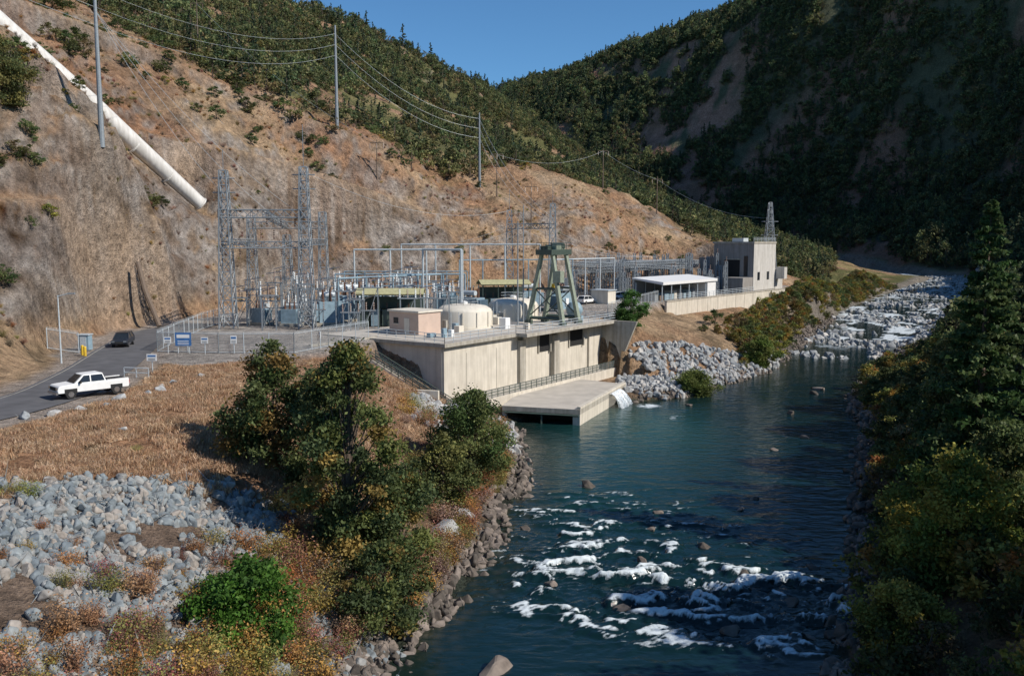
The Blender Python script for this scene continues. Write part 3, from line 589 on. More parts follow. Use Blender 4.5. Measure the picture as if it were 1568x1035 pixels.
put('alder_tree',broad('alder_tree',527,7,7,70,16000,.13,G1,False,.02,.15),31,54)
put('riverside_shrub',broad('riverside_shrub',528,3.4,4.6,50,14000,.1,[(.36,.30,.07),(.22,.22,.05)],False,.02,.16),20.3,44.0)
put('riverside_shrub',broad('riverside_shrub',529,3.6,5,50,12000,.12,[(.2,.2,.05),(.1,.12,.05)],False,.02,.16),30,63)
put('oak_tree',broad('oak_tree',530,9,8,70,18000,.15,[(.20,.18,.06),(.11,.13,.05)],False,.02,.16),-67,118)
shade_tree=broad('alder_tree',540,17,12,110,24000,.21,G1,False,.02,.14)  # big trees out of view, added to cast shade on right bank and river
for (x,y) in((38,40),(52,60),(56,74),(63,90),(31,31),(68,104)):
    put('alder_tree',shade_tree,x,y,x*1.7)
skp=conifer('ridge_pine',550,1.,.5,40,14,.035,G2)
pts=[]
r=np.random.default_rng(77)
for a_,y0 in [(.0,895),(-.03,850),(-.04,845),(.09,1290),(.1,1290),(.13,1260),(.15,1240),(.16,1230),(.115,1280),(.06,1340),(.2,1160),(.215,1150),(.23,1140),(.24,1120),(-.09,740),(-.12,700),(-.16,640),(.07,1320),(.17,1210),(.03,1360),(.04,1350),(.185,1190),(-.02,860),(-.065,790)]:
    ys_=np.linspace(y0-160,y0+200,50); zs=H(a_*ys_,ys_); j=np.argmax((zs-22)/ys_); pts.append((a_*ys_[j],ys_[j],zs[j]-.5))
scatter('ridge_pines',pts,r.uniform(9,17,len(pts)),tmpl('ridge_pine_t',[skp]),1,13)

# ------------------------------------------------------------------ road
def strip(name,P,w,z,k,side=0.):
    mb=MB(); Q=np.array(P,float); t=np.r_[0,np.cumsum(np.hypot(*np.diff(Q,axis=0).T))]; tt=np.linspace(0,t[-1],90); xx=np.interp(tt,t,Q[:,0]);yy_=np.interp(tt,t,Q[:,1])
    kx=np.ones(9)/9; xp_=np.convolve(np.pad(xx,4,mode='edge'),kx,'valid');yp_=np.convolve(np.pad(yy_,4,mode='edge'),kx,'valid')
    vs=[]
    for i in range(90):
        j=min(i,88); d=Vector((xp_[j+1]-xp_[j],yp_[j+1]-yp_[j],0)).normalized(); n_=Vector((-d.y,d.x,0)); c=Vector((xp_[i],yp_[i],z))+n_*side
        vs+=[c+n_*w/2,c-n_*w/2]
    mb.add(vs,[(2*i,2*i+1,2*i+3,2*i+2) for i in range(89)],k); return mb.obj(name)
strip('road',ROAD,6.6,YZ+.05,'asphalt'); strip('road_edge_marking',ROAD,.1,YZ+.056,'conc2',2.9)

# ------------------------------------------------------------------ powerhouse
def wp(t,s,z): p=WA+WE*t+WN*s; return (p[0],p[1],z)
def wbox(mb,t0,t1,s0,s1,z0,z1,k,kt=None): mb.prism([wp(t0,s1,0)[:2],wp(t1,s1,0)[:2],wp(t1,s0,0)[:2],wp(t0,s0,0)[:2]],z0,z1,k,kt)
ph=empty('powerhouse')
mb=MB(); wbox(mb,0,WL,-14,0,-1,YZ-.35,'conc'); 
for t0,t1 in((.0,16.0),(17.5,21),(26.5,29.5),(36,WL)): wbox(mb,t0,t1,0.0,.35,-.5,YZ-.37,'conc')
for t0 in (4.5,11,): wbox(mb,t0,t0+.12,.35,.37,1.9,YZ-1.5,'conc2')
wbox(mb,16.05,17.45,.0,.8,-.5,YZ-1.0,'conc2')
wbox(mb,25.,26.4,.0,.8,-.5,YZ-1.0,'conc2')
wbox(mb,0,WL,.36,.6,2.0,2.6,'conc2')
mb.obj('river_wall',ph)
mb=MB(); wbox(mb,-.6,WL+.8,-20,1.0,YZ-.33,YZ+.12,'conc2','deck'); wbox(mb,15,WL+.8,1.01,2.6,YZ-.33,YZ+.12,'conc2','deck')
mb.obj('deck_slab',ph)
mb=MB(); 
for t0,t1 in((21.3,24.8),(29.8,34.5)): wbox(mb,t0,t1,.02,.12,YZ-3.2,YZ-.4,'dark')  # flat black panels paint the shade in the wall recesses
for t0 in (21.3,24.55,29.8,34.25): wbox(mb,t0,t0+.25,.13,.4,YZ-3.4,YZ-.4,'conc2')
mb.obj('recess_shade_and_jambs',ph)
mb=MB(); mb.rail([wp(-.4,.8,YZ+.12),wp(15,.8,YZ+.12),wp(15,2.4,YZ+.12),wp(WL+.6,2.4,YZ+.12),wp(WL+.6,-10,YZ+.12)],1.15,'steelw',1.6,.045)
mb.rail([wp(-.4,.8,YZ+.12),(-17.5,114.6,YZ+.12)],1.15,'steelw',1.6,.045); mb.obj('deck_railing',ph)
mb=MB(); wbox(mb,-3,WL,.62,2.98,.2,2.0,'conc2'); wbox(mb,-3,WL,3.0,3.3,-.6,2.35,'conc')
mb.rail([wp(-3,3.15,2.35),wp(WL,3.15,2.35)],1.1,'greendk',1.3,.06); 
mb.add([wp(-3,3.12,2.35),wp(WL,3.12,2.35),wp(WL,3.12,3.4),wp(-3,3.12,3.4)],[(0,1,2,3)],'mesh'); mb.obj('river_walkway',ph)
mb=MB(); vs=[]
for s_ in(0.02,.5):
    vs+=[wp(WL+s_,-1,-1),wp(WL+s_,3.4,-1),wp(WL+s_,3.4,2.4),wp(WL+s_,6.5,YZ+.1),wp(WL+s_,-1,YZ+.1)]
mb.add(vs,[(0,1,2,3,4),(9,8,7,6,5)]+[(i,(i+1)%5,5+(i+1)%5,5+i) for i in range(5)],'conc2'); mb.obj('end_wing_wall',ph)
mb=MB()
def wallseg(mb,a,b,z0,z1,th,k):
    a=A(*a);b=A(*b);d=(b-a)/np.linalg.norm(b-a);nn_=A(-d[1],d[0])*th; mb.prism([a,b,b+nn_,a+nn_],z0,z1,k)
wallseg(mb,(-17.5,114.2),(-8.6,106.9),1,YZ+.1,.6,'conc'); wallseg(mb,(-24,104.5),(-17.5,114.2),6,YZ+.25,.4,'conc2'); wallseg(mb,(-17.2,105.6),(-8.8,103.6),.5,4.4,.5,'conc')
mb.obj('side_retaining_wall',ph)
mb=MB(); S0=A(-17.4,107.2,7.6);S1=A(-7.6,104.3,2.0); n_=A(.28,.96,0); 
ns_=28
for i in range(ns_):
    a_=S0+(S1-S0)*i/ns_; b2=S0+(S1-S0)*(i+1)/ns_; 
    mb.prism([(a_[0],a_[1]),(b2[0],b2[1]),(b2[0]+n_[0]*1.5,b2[1]+n_[1]*1.5),(a_[0]+n_[0]*1.5,a_[1]+n_[1]*1.5)],b2[2]-.6,a_[2]-.2,'conc2')
for off in(0,1.5):
    o_=n_*off; mb.rail([tuple(S0+o_),tuple(S1+o_)],1.1,'greendk',1.0,.065)
    q=[S0+o_,S1+o_,S1+o_+A(0,0,1.05),S0+o_+A(0,0,1.05)]; mb.add([tuple(v) for v in q],[(0,1,2,3)],'mesh')
    e_=n_*(off+(-.03 if off==0 else .03)); mb.add([tuple(v) for v in (S0+e_-A(0,0,1.3),S1+e_-A(0,0,1.3),S1+e_+A(0,0,.12),S0+e_+A(0,0,.12))],[(0,1,2,3)],'conc')
mb.prism([(-21,108.2),(-17.4,107.2),(-16.8,108.7),(-20.5,109.9)],6.4,7.45,'conc2'); mb.obj('staircase',ph)
oc=[(-1.2,107.3),(8.2,104.6),(16.2,124),(8,130),(0,113)]
mb=MB(); mb.prism(oc,1.35,1.95,'conc2','deck')
wallseg(mb,(8.18,104.62),(16.15,124),-1.5,1.33,.9,'conc'); wallseg(mb,(-1.2,107.4),(0,113),-1.5,1.33,-.5,'conc2')
mb.prism([(-.6,110.4),(7.6,107.8),(8,109),(0,111.5)],-1.5,1.33,'dark')
mb.prism([(8.25,104.7),(16.15,123.9),(15.75,124.1),(7.85,104.9)],1.97,2.25,'conc')
mb.tube((-1.0,107.15,1.2),(8.0,104.55,1.2),.12,'greendk'); mb.tube((3.6,105.9,-1),(3.6,105.9,1.3),.14,'greendk')
mb.obj('tailrace_apron',ph)
wfm,nt,b=newmat('falling_water'); b.inputs['Base Color'].default_value=(.8,.85,.87,1); b.inputs['Roughness'].default_value=.5
q=nt.nodes.new('ShaderNodeTexNoise'); q.inputs['Scale'].default_value=4; tc=nt.nodes.new('ShaderNodeTexCoord'); mp=nt.nodes.new('ShaderNodeMapping'); mp.inputs['Scale'].default_value=(3,3,.4); nt.links.new(tc.outputs['Object'],mp.inputs[0]); nt.links.new(mp.outputs[0],q.inputs['Vector'])
mr=nt.nodes.new('ShaderNodeMapRange'); mr.inputs[1].default_value=.38; mr.inputs[2].default_value=.5; tp=nt.nodes.new('ShaderNodeBsdfTransparent'); ms=nt.nodes.new('ShaderNodeMixShader')
nt.links.new(q.outputs['Fac'],mr.inputs[0]); nt.links.new(mr.outputs[0],ms.inputs[0]); nt.links.new(tp.outputs[0],ms.inputs[1]); nt.links.new(b.outputs[0],ms.inputs[2]); nt.links.new(ms.outputs[0],nt.nodes['Material Output'].inputs['Surface']); M['fall']=wfm
mb=MB(); ed=A(8,19.4)/20.98; en=A(ed[1],-ed[0]); 
vs=[];K1,K2=22,10
for i in range(K1+1):
    for j in range(K2+1):
        tt_=j/K2; base=A(8.2,104.6)+ed*(12.5+i/K1*4.6); o_=en*(.15+(1.6+.5*math.sin(i*2.3))*tt_); vs.append((base[0]+o_[0],base[1]+o_[1],1.9-1.9*tt_**2+.06*math.sin(i*1.7)))
mb.add(vs,[(i*(K2+1)+j,i*(K2+1)+j+1,(i+1)*(K2+1)+j+1,(i+1)*(K2+1)+j) for i in range(K1) for j in range(K2)],'fall'); mb.obj('waterfall')

for nm,(x,y),R0,hh in(('generator_dome',(-6.9,127),4.0,3.4),('generator_dome',(.2,141),3.9,3.4)):
    mb=MB(); z0=YZ+.12; mb.lathe((x,y,z0),[(R0+.15,0),(R0+.15,.3),(R0,.3),(R0,hh*.72),(R0*.97,hh*.8),(R0*.8,hh*.93),(R0*.45,hh),(.3,hh+.05)],'cream',40)
    for k_ in range(12):
        t_=k_*math.pi/6; mb.box((x+math.cos(t_)*(R0+.05),y+math.sin(t_)*(R0+.05),z0+hh*.36),(.14,.14,hh*.7),'cream',t_)
    mb.lathe((x,y,z0+hh),[(.5,0),(.5,.35),(.2,.45)],'white',16); mb.rail([(x+R0*.5*math.cos(q_),y+R0*.5*math.sin(q_),z0+hh-.05) for q_ in np.linspace(0,6.28,13)],.9,'steelw',3,.03,mid=2)
    mb.obj(nm,smooth=True)
def loc(cx,cy,rz,x,y): return (cx+x*math.cos(rz)-y*math.sin(rz),cy+x*math.sin(rz)+y*math.cos(rz))
hut=empty('control_hut'); cx,cy,rz=-13.2,119.5,math.atan2(-7.3,8.9)
mb=MB(); mb.box((cx,cy,YZ+1.6),(5.6,4.2,3.0),'pink',rz); mb.obj('walls',hut)
mb=MB(); mb.box((cx,cy,YZ+3.2),(6.0,4.6,.25),'cream',rz); mb.obj('roof',hut)
mb=MB(); px,py=loc(cx,cy,rz,.6,-2.12); mb.box((px,py,YZ+1.25),(.95,.08,2.1),'cream',rz); px,py=loc(cx,cy,rz,-1.5,-2.12); mb.box((px,py,YZ+1.9),(.9,.06,.8),'glass',rz); px,py=loc(cx,cy,rz,-1.5,-2.13); mb.box((px,py,YZ+1.45),(1.1,.14,.08),'cream',rz); mb.obj('door_and_window',hut)
def canopy(name,cx,cy,L_,W_,h,rz,eq=True):
    e=empty(name); mb=MB()
    mb.add([(*loc(cx,cy,rz,sx*L_/2,sy*W_/2),YZ+h+(0 if sy else .6)) for sx in(-1,1) for sy in(-1,0,1)],[(0,1,4,3),(1,2,5,4)],'roof')
    for sy in(-1,1):
        p=loc(cx,cy,rz,-L_/2,sy*W_/2);q=loc(cx,cy,rz,L_/2,sy*W_/2); mb.tube((*p,YZ+h-.12),(*q,YZ+h-.12),.2,'roof')
    mb.obj('roof',e); mb=MB()
    for sx in(-1,-.33,.33,1):
        for sy in(-1,1):
            p=loc(cx,cy,rz,sx*(L_/2-.4),sy*(W_/2-.3)); mb.tube((*p,YZ),(*p,YZ+h),.12,'greendk')
    mb.obj('columns',e)
    if eq:
        mb=MB()
        for i in range(5):
            p=loc(cx,cy,rz,-L_/2+1.2+i*(L_-2)/5,0); mb.box((*p,YZ+1.3),(1.3,W_*.5,2.4),'bluegrey' if i%2 else 'greendk',rz); mb.tube((*p,YZ+2.5),(*p,YZ+3.4),.15,'brown')
        p=loc(cx,cy,rz,0,W_*.35); mb.box((*p,YZ+h*.45),(L_*.9,.15,h*.8),'greendk',rz); mb.obj('equipment',e)
canopy('equipment_canopy',-18.0,131,10,5.5,5.0,.05); canopy('equipment_canopy',-1.5,157,9,5,5.2,.2)
cr=empty('gantry_crane'); bx,by=wp(30,-2.5,0)[:2]; ang=math.atan2(WE[1],WE[0])
def CL(x,y,z): p=loc(bx,by,ang,x,y); return (p[0],p[1],z)
zt=YZ+10.8
mb=MB()
for sx in(-1,1):
    for sy in(-1,1):
        p=CL(sx*2.3,sy*3.0,YZ+.6);q=CL(sx*1.9,sy*.9,zt); mb.tube(p,q,.42,'greenlt',.34,4); mb.box(CL(sx*2.3,sy*3.0,YZ+.42),(1.3,.7,.6),'greendk',ang)
    mb.tube(CL(sx*2.3,-3.,YZ+1.1),CL(sx*2.3,3.,YZ+1.1),.25,'greendk'); mb.tube(CL(sx*2.1,-1.9,YZ+5.5),CL(sx*2.1,1.9,YZ+5.5),.18,'greendk')
    for sy in(-1,1): mb.tube(CL(sx*2.3,sy*2.9,YZ+1.3),CL(sx*2.1,-sy*1.9,YZ+5.4),.09,'greendk')
mb.obj('legs',cr)
mb=MB(); mb.box(CL(0,0,zt+.1),(5.8,2.8,.8),'greendk',ang); mb.box(CL(.4,0,zt+.85),(2.6,1.9,.7),'greenlt',ang); mb.box(CL(-1.9,.2,zt+.75),(1.1,1.3,.5),'greendk',ang); mb.tube(CL(1.2,-1,zt+1.0),CL(1.2,1,zt+1.0),.45,'greendk',n=10); mb.rail([CL(-2.8,-1.35,zt+.5),CL(2.8,-1.35,zt+.5),CL(2.8,1.35,zt+.5),CL(-2.8,1.35,zt+.5),CL(-2.8,-1.35,zt+.5)],1.,'greendk',1.2,.045,mid=2); mb.obj('trolley_girder',cr)
mb=MB(); mb.tube(CL(0,0,zt-.3),CL(0,0,YZ+6),.06,'dark'); mb.tube(CL(.5,0,zt-.3),CL(.5,0,YZ+6),.06,'dark'); mb.box(CL(.25,0,YZ+5.7),(.9,.5,.9),'yellow',ang); mb.box(CL(-1.9,-2.0,YZ+7.3),(1.1,1.3,1.7),'greenlt',ang); mb.obj('hoist_and_cab',cr)
mb=MB(); p=wp(34.5,-1.5,YZ+2.0); mb.lathe(p,[(.05,-1.3),(.8,-1.1),(1.25,-.4),(1.35,0),(1.25,.4),(.8,1.1),(.05,1.3)],'bluegrey',20); mb.box((p[0],p[1],p[2]-1.55),(1.6,1.2,.7),'steel',ang); mb.obj('pressure_vessel',smooth=True)
mb=MB()
for t_,s_,hh in((25.5,-6,15.5),(30,-8,18),(31.5,-9,16)): mb.tube(wp(t_,s_,YZ),wp(t_,s_,YZ+hh),.15,'steel',.08,6)
mb.obj('lightning_masts')
mb=MB(); r=random.Random(3)
for i in range(30):
    t_=r.uniform(3,38); s_=r.uniform(-12,-1.2); p=wp(t_,s_,0)
    if math.hypot(p[0]+6.9,p[1]-127)<5.2 or math.hypot(p[0]-.2,p[1]-141)<5.2 or abs(t_-30)<4.5 and s_>-7: continue
    h_=r.uniform(.5,1.7); mb.box((p[0],p[1],YZ+.12+h_/2),(r.uniform(.4,1.5),r.uniform(.4,1.2),h_),r.choice(['cream','steel','bluegrey','white','conc2']),ang)
    if i%3==0: mb.tube((p[0],p[1],YZ),(p[0],p[1],YZ+r.uniform(2,3.6)),.06,'steelw')
mb.obj('deck_cabinets',bevel=.04)

# ------------------------------------------------------------------ lattice structures
def lattice(mb,base,h,w0,w1,k='steel',nseg=None,r=.055):
    x,y,z=base; nseg=nseg or max(3,int(h/1.9)); C=[]
    for i in range(nseg+1):
        t=i/nseg; w=(w0+(w1-w0)*t)/2; C.append([(x-w,y-w,z+h*t),(x+w,y-w,z+h*t),(x+w,y+w,z+h*t),(x-w,y+w,z+h*t)])
    for i in range(nseg):
        for j in range(4):
            a,b_=C[i][j],C[i+1][j]; a2,b2=C[i][(j+1)%4],C[i+1][(j+1)%4]
            mb.tube(a,b_,r*1.5,k,cap=False); mb.tube(a,b2,r*.8,k,cap=False,n=3); mb.tube(a2,b_,r*.8,k,cap=False,n=3); mb.tube(b_,b2,r*.8,k,cap=False,n=3)
def truss(mb,p,q,w,k='steel',r=.05):
    p=Vector(p);q=Vector(q);d=(q-p);L_=d.length;d.normalize(); up=Vector((0,0,1)); s=d.cross(up).normalized(); n_=max(2,int(L_/w))
    cs=[s*w/2+up*w/2,s*w/2-up*w/2,-s*w/2-up*w/2,-s*w/2+up*w/2]
    for c in cs: mb.tube(p+c,q+c,r*1.3,k,cap=False)
    for i in range(n_):
        a=p+d*L_*i/n_; b_=p+d*L_*(i+1)/n_
        for j in range(4): mb.tube(a+cs[j],b_+cs[(j+1)%4],r*.8,k,cap=False,n=3); 
        if i%2==0:
            for j in range(4): mb.tube(a+cs[j],a+cs[(j+1)%4],r*.8,k,cap=False,n=3)
def insul(mb,p,h=1.4,k='brown'):
    for i in range(5): mb.tube((p[0],p[1],p[2]+h*i/5),(p[0],p[1],p[2]+h*(i+.6)/5),.16,k,.1,6)
mb=MB()
lattice(mb,(-41,127,YZ),22.5,2.1,1.0,r=.07); lattice(mb,(-29.6,127,YZ),23,2.1,1.0,r=.07)
for x,y,h_ in((-40.5,138,16.5),(-35,138,13.5),(-29.4,138,17)): lattice(mb,(x,y,YZ),h_,1.6,1.0)
truss(mb,(-41.8,127,26),(-29,127,26),1.1,r=.065); truss(mb,(-41.5,127,21.6),(-29,127,21.6),.9,r=.06); truss(mb,(-41,138,24.6),(-29,138,24.6),1.); truss(mb,(-41,127,22.),(-40.5,138,22.),.8); truss(mb,(-29.6,127,22.),(-29.4,138,22.),.8); truss(mb,(-35.2,127,26),(-35.2,138,24.6),.8)
for x in(-39,-37,-35,-33,-31):
    insul(mb,(x,127,20.0)); insul(mb,(x,127,24.2)); insul(mb,(x,138,22.5))
mb.tube((-41,127,32),(-41,127,35),.05,'steel'); mb.tube((-29.6,127,32.5),(-29.6,127,38.5),.05,'steel')
for z_ in (29,31): mb.tube((-42.6,127,z_),(-39.4,127,z_),.08,'steel'); mb.tube((-31.2,127,z_+.5),(-28,127,z_+.5),.08,'steel')
mb.obj('switchyard_portal_tower')
mb=MB(); lattice(mb,(-.5,172,YZ),18.5,1.8,.9,r=.07); lattice(mb,(7.6,166,YZ),19.5,1.8,.9,r=.07); truss(mb,(-.5,172,25),(7.6,166,25),.9,r=.06); 
for x in (0,3,6): insul(mb,(x+.5,170,22.8))
mb.tube((7.6,166,29),(7.6,166,33),.05,'steel'); mb.tube((-.5,172,28),(-.5,172,32),.05,'steel'); mb.obj('switchyard_portal_tower')
mb=MB(); lattice(mb,(76,262,YZ+1),23,4.2,.8,r=.09)
for z_ in(24,28): mb.tube((73.5,262,z_),(78.5,262,z_),.1,'steel')
mb.obj('transmission_tower')
mb=MB()
def pg(x0,y0,x1,y1,h,n_,k='steelw',r=.14):
    for i in range(n_+1):
        t=i/n_; mb.tube((x0+(x1-x0)*t,y0+(y1-y0)*t,YZ),(x0+(x1-x0)*t,y0+(y1-y0)*t,YZ+h),r,k,n=8)
    mb.tube((x0,y0,YZ+h),(x1,y1,YZ+h),r,k,n=8)
pg(-25.5,143,-8,143,11.2,3); pg(-14.4,143,-8,139,11.2,1,'steelw',.18); pg(-20,160,5,157,12,4); pg(-26,132,-12,150,7,4,'bluegrey'); pg(-30,150,-8,150,7,6,'bluegrey'); pg(-30,158,-8,158,7.2,6,'bluegrey',.1); pg(-27,146,-10,146,5.2,7,'bluegrey',.1)
pg(8,172,22,190,9,4); pg(-10,168,12,175,9,5,'bluegrey',.12)
mb.obj('pipe_bus_gantry')
def transformer(x,y,rz,s=1.,k='bluegrey'):
    mb=MB(); mb.box((x,y,YZ+.2),(4.2*s,3*s,.4),'conc2',rz); mb.box((x,y,YZ+.4+1.3*s),(3*s,2*s,2.6*s),k,rz)
    for sx in(-1,1):
        for j in range(7):
            p=loc(x,y,rz,sx*1.9*s,(j-3)*.28*s); mb.box((*p,YZ+.5+1.2*s),(.6*s,.08*s,2.1*s),k,rz)
    for j in range(3):
        p=loc(x,y,rz,(j-1)*.9*s,.2); z0=YZ+.4+2.6*s; mb.tube((*p,z0),(*p,z0+1.5*s),.22*s,'brown',.1*s,8); mb.tube((*p,z0+1.5*s),(*p,z0+1.8*s),.08,'chrome')
    p=loc(x,y,rz,-1.2*s,-.8*s);q=loc(x,y,rz,1.2*s,-.8*s); z0=YZ+3.7*s; mb.tube((*p,z0),(*q,z0),.38*s,'steelw',n=10)
    p=loc(x,y,rz,0,-1.05*s); mb.box((*p,YZ+1.5*s),(.8*s,.3*s,1.2*s),'white',rz); mb.obj('power_transformer')
for x,y,s_ in((-27.5,133,1.2),(-25.5,140,1.4),(-22,146,1.3),(-16.5,150,1.3),(-11.5,152,1.3),(-6.5,146,1.1),(-33,131,.8),(-38,133,.8),(3,162,1.2),(9,160,1.1),(-30,146,1.1)): transformer(x,y,.1*x,s_)
mb=MB(); r=random.Random(5)
def disconnect(x,y,h=4.):
    mb.tube((x-1,y,YZ),(x-1,y,YZ+h),.1,'steel'); mb.tube((x+1,y,YZ),(x+1,y,YZ+h),.1,'steel'); mb.box((x,y,YZ+h),(2.8,.25,.2),'steel')
    for dx in(-1.1,0,1.1): insul(mb,(x+dx,y,YZ+h+.1),1.2,r.choice(['brown','steelw']))
    mb.tube((x-1.2,y,YZ+h+1.4),(x+1.2,y,YZ+h+1.4+r.uniform(0,.8)),.06,'chrome'); mb.tube((x-1,y,YZ),(x+1,y,YZ+h),.05,'steel')
for i in range(72): disconnect(r.uniform(-41,-9),r.uniform(122,170),r.uniform(2.5,6.5))
mb.obj('disconnect_switches')
mb=MB()
for i in range(90):
    x=r.uniform(10,56); y=r.uniform(196,226)+(x-30)*.5; h_=r.uniform(4,10); lattice(mb,(x,y,YZ),h_,.7,.5,nseg=4,r=.07); insul(mb,(x,y,YZ+h_),1.3)
for i in range(18):
    y=198+i*2; truss(mb,(12+i*.6,y,YZ+r.uniform(5,8)),(38+i*1.0,y+12,YZ+r.uniform(6,8)),.6,r=.06)
mb.obj('upper_switchyard_lattice')

def pole(name,x,y,h,k='steel',r0=.35,arms=((.92,3.2),)):
    z=float(H(A(x),A(y))[0]); mb=MB(); mb.tube((x,y,z-1),(x,y,z+h),r0,k,r0*.45,10)
    for f,w in arms:
        mb.tube((x-w/2,y,z+h*f),(x+w/2,y,z+h*f),.09,k)
        for dx in(-w/2,0,w/2): insul(mb,(x+dx,y,z+h*f-1.2),1.1)
    mb.obj(name,smooth=False); return Vector((x,y,z+h*.92))
p1=pole('steel_power_pole',-59.4,130,23,r0=.42,arms=()); p2=pole('steel_power_pole',-42.4,218,24.5,r0=.48,arms=()); p3=pole('steel_power_pole',-8.7,240,19.5,r0=.42,arms=())
p4=pole('wooden_utility_pole',-84,243,15,'wood',.2); p5=pole('wooden_utility_pole',29,285,13,'wood',.2); p6=pole('wooden_utility_pole',46,283,12,'wood',.2); p7=pole('wooden_utility_pole',-32,212,9,'wood',.16); p8=pole('wooden_utility_pole',-4,236,12,'wood',.18);p9=pole('wooden_utility_pole',5,232,11,'wood',.18)
mb=MB()
def wire(a,b_,sag,r=.022,n=14):
    a=Vector(a);b_=Vector(b_);pr=None
    for i in range(n+1):
        t=i/n;p=a.lerp(b_,t);p.z-=sag*4*t*(1-t)
        if pr is not None: mb.tube(pr,p,r,'steelw',n=3,cap=False)
        pr=p
for dz in(0,-2.5,-5):
    wire(p1+Vector((0,0,dz)),p2+Vector((0,0,dz)),3.5); wire(p1+Vector((0,0,dz)),(-100,60,75+dz),2)
    wire(p2+Vector((0,0,dz)),p3+Vector((0,0,dz)),4); wire(p3+Vector((0,0,dz)),(7.6+dz*.4,166,26.5),3)
for x in(-39,-35,-31): wire((x,127,26.5),p1+Vector((0,0,-3)),2); wire((x,138,24.9),(x+2,150,18),.5); wire((x,127,21.5),(x+1,138,22),.4)
for x in(0,3,6): wire((x,170,25.4),(x-22,143,YZ+11.2),1.5); wire((x,170,25.4),(x+30,215,YZ+9),2)
wire(p4,p7,3);wire(p8,p5,3);wire(p5,p6,1);wire(p6,(76,262,29),3);wire((-29.6,127,32),(-.5,172,28),3)
mb.obj('overhead_power_lines')

ps=empty('penstock_pipe')
mb=MB(); mb.tube(PU,PC,3.4,'pipe',1.7,28); mb.tube(PC,PD,1.68,'pipe',1.2,28); mb.obj('pipe_shell',ps,smooth=True)
mb=MB()
for i in range(16):
    t=i/15; p=PU+(PD-PU)*t; d=(PD-PU)/np.linalg.norm(PD-PU); rr_=3.4-2.13*t if t<.78 else 1.72-2.0*(t-.78); rr_+=.1; mb.tube(p-d*.14,p+d*.14,rr_,'pipe',n=24)
    if i in(4,6,8,10,12): mb.box((p[0],p[1],p[2]-1.2-rr_*.5),(3.2,2.0,3.0),'conc2',.78)
mb.obj('rings_and_saddles',ps)
ub=empty('upper_plant_building'); ur=math.atan2(50,39); ux,uy=33,182
def UL(t,s,z): c_,s2=math.cos(ur),math.sin(ur); return (ux+t*c_+s*s2,uy+t*s2-s*c_,z)
def ubox(mb,t0,t1,s0,s1,z0,z1,k,kt=None): mb.prism([UL(t0,s1,0)[:2],UL(t1,s1,0)[:2],UL(t1,s0,0)[:2],UL(t0,s0,0)[:2]],z0,z1,k,kt)
mb=MB(); ubox(mb,44,58,-11.5,-1.0,YZ-3,YZ+12,'wall_shaded'); ubox(mb,43.8,58.2,-11.8,-.8,YZ+12.01,YZ+12.5,'conc2'); ubox(mb,44.02,57.98,-.99,-.9,YZ+.5,YZ+12,'wall_sunlit'); ubox(mb,46,57,-16.5,-11.55,YZ,YZ+8.5,'wall_shaded'); ubox(mb,58.02,63,-8,-.8,YZ-3,YZ+5.5,'wall_sunlit'); ubox(mb,38,43.95,-6,-1,YZ-2,YZ+3.8,'wall_shaded'); ubox(mb,58.1,60,-.7,1.5,YZ+3,YZ+6,'wall_sunlit')  # two wall tones paint shaded and sunlit sides of one building
mb.obj('walls',ub)
mb=MB(); ubox(mb,43.9,43.99,-8.5,-4.5,YZ+3.85,YZ+8.0,'dark')
for i in range(2): ubox(mb,46.5+i*6,47.9+i*6,-.89,-.84,YZ+3,YZ+5,'glass')
ubox(mb,43.88,43.98,-10.5,-9.5,YZ+4,YZ+6,'glass'); ubox(mb,43.88,43.98,-3.4,-2.4,YZ+4,YZ+9,'glass'); ubox(mb,43.8,43.98,-8.9,-4.1,YZ+8.05,YZ+8.35,'conc2'); mb.obj('windows_and_door',ub)
mb=MB(); mb.rail([UL(44,-1,YZ+12.5),UL(58,-1,YZ+12.5)],1,'steelw',2,.05); ubox(mb,47,50,-8,-5,YZ+12.5,YZ+13.4,'steelw'); mb.obj('roof_fittings',ub)
mb=MB(); ubox(mb,-2,63,-.55,-.05,3,YZ+.15,'conc'); ubox(mb,-2,63,-.65,.05,YZ+.16,YZ+.4,'conc2')
for i in range(13): ubox(mb,2+i*5,2.15+i*5,-.05,-.03,3,YZ,'conc2')
mb.rail([UL(-2,-.3,YZ+.4),UL(43,-.3,YZ+.4)],1.1,'steelw',2,.05); mb.obj('river_retaining_wall')
wh=empty('open_storage_shed'); mb=MB(); 
mb.add([UL(0,-9.5,YZ+4.9),UL(26,-9.5,YZ+4.9),UL(26,-2.0,YZ+4.1),UL(0,-2.0,YZ+4.1),UL(0,-9.5,YZ+4.6),UL(26,-9.5,YZ+4.6),UL(26,-2.0,YZ+3.5),UL(0,-2.0,YZ+3.5)],[(0,1,2,3),(7,6,5,4),(0,3,7,4),(3,2,6,7),(2,1,5,6),(1,0,4,5)],'white'); mb.obj('roof',wh)
mb=MB()
for i in range(7):
    for s_ in(-8.8,-2.5): mb.tube(UL(.5+i*4.1,s_,YZ),UL(.5+i*4.1,s_,YZ+3.8),.13,'steelw')
ubox(mb,.2,25.8,-9.2,-9.0,YZ,YZ+4.4,'steel'); ubox(mb,21.5,25.8,-8.9,-2.3,YZ,YZ+3.4,'white'); mb.obj('columns_and_back_wall',wh)
mb=MB(); r=random.Random(9)
for i in range(9): 
    h_=r.uniform(.8,2.2); t_=1+i*2.2; ubox(mb,t_,t_+r.uniform(1,2.),-7,-4.5,YZ,YZ+h_,r.choice(['bluegrey','steel','wood','cream']))
mb.obj('stored_crates',bevel=.05)
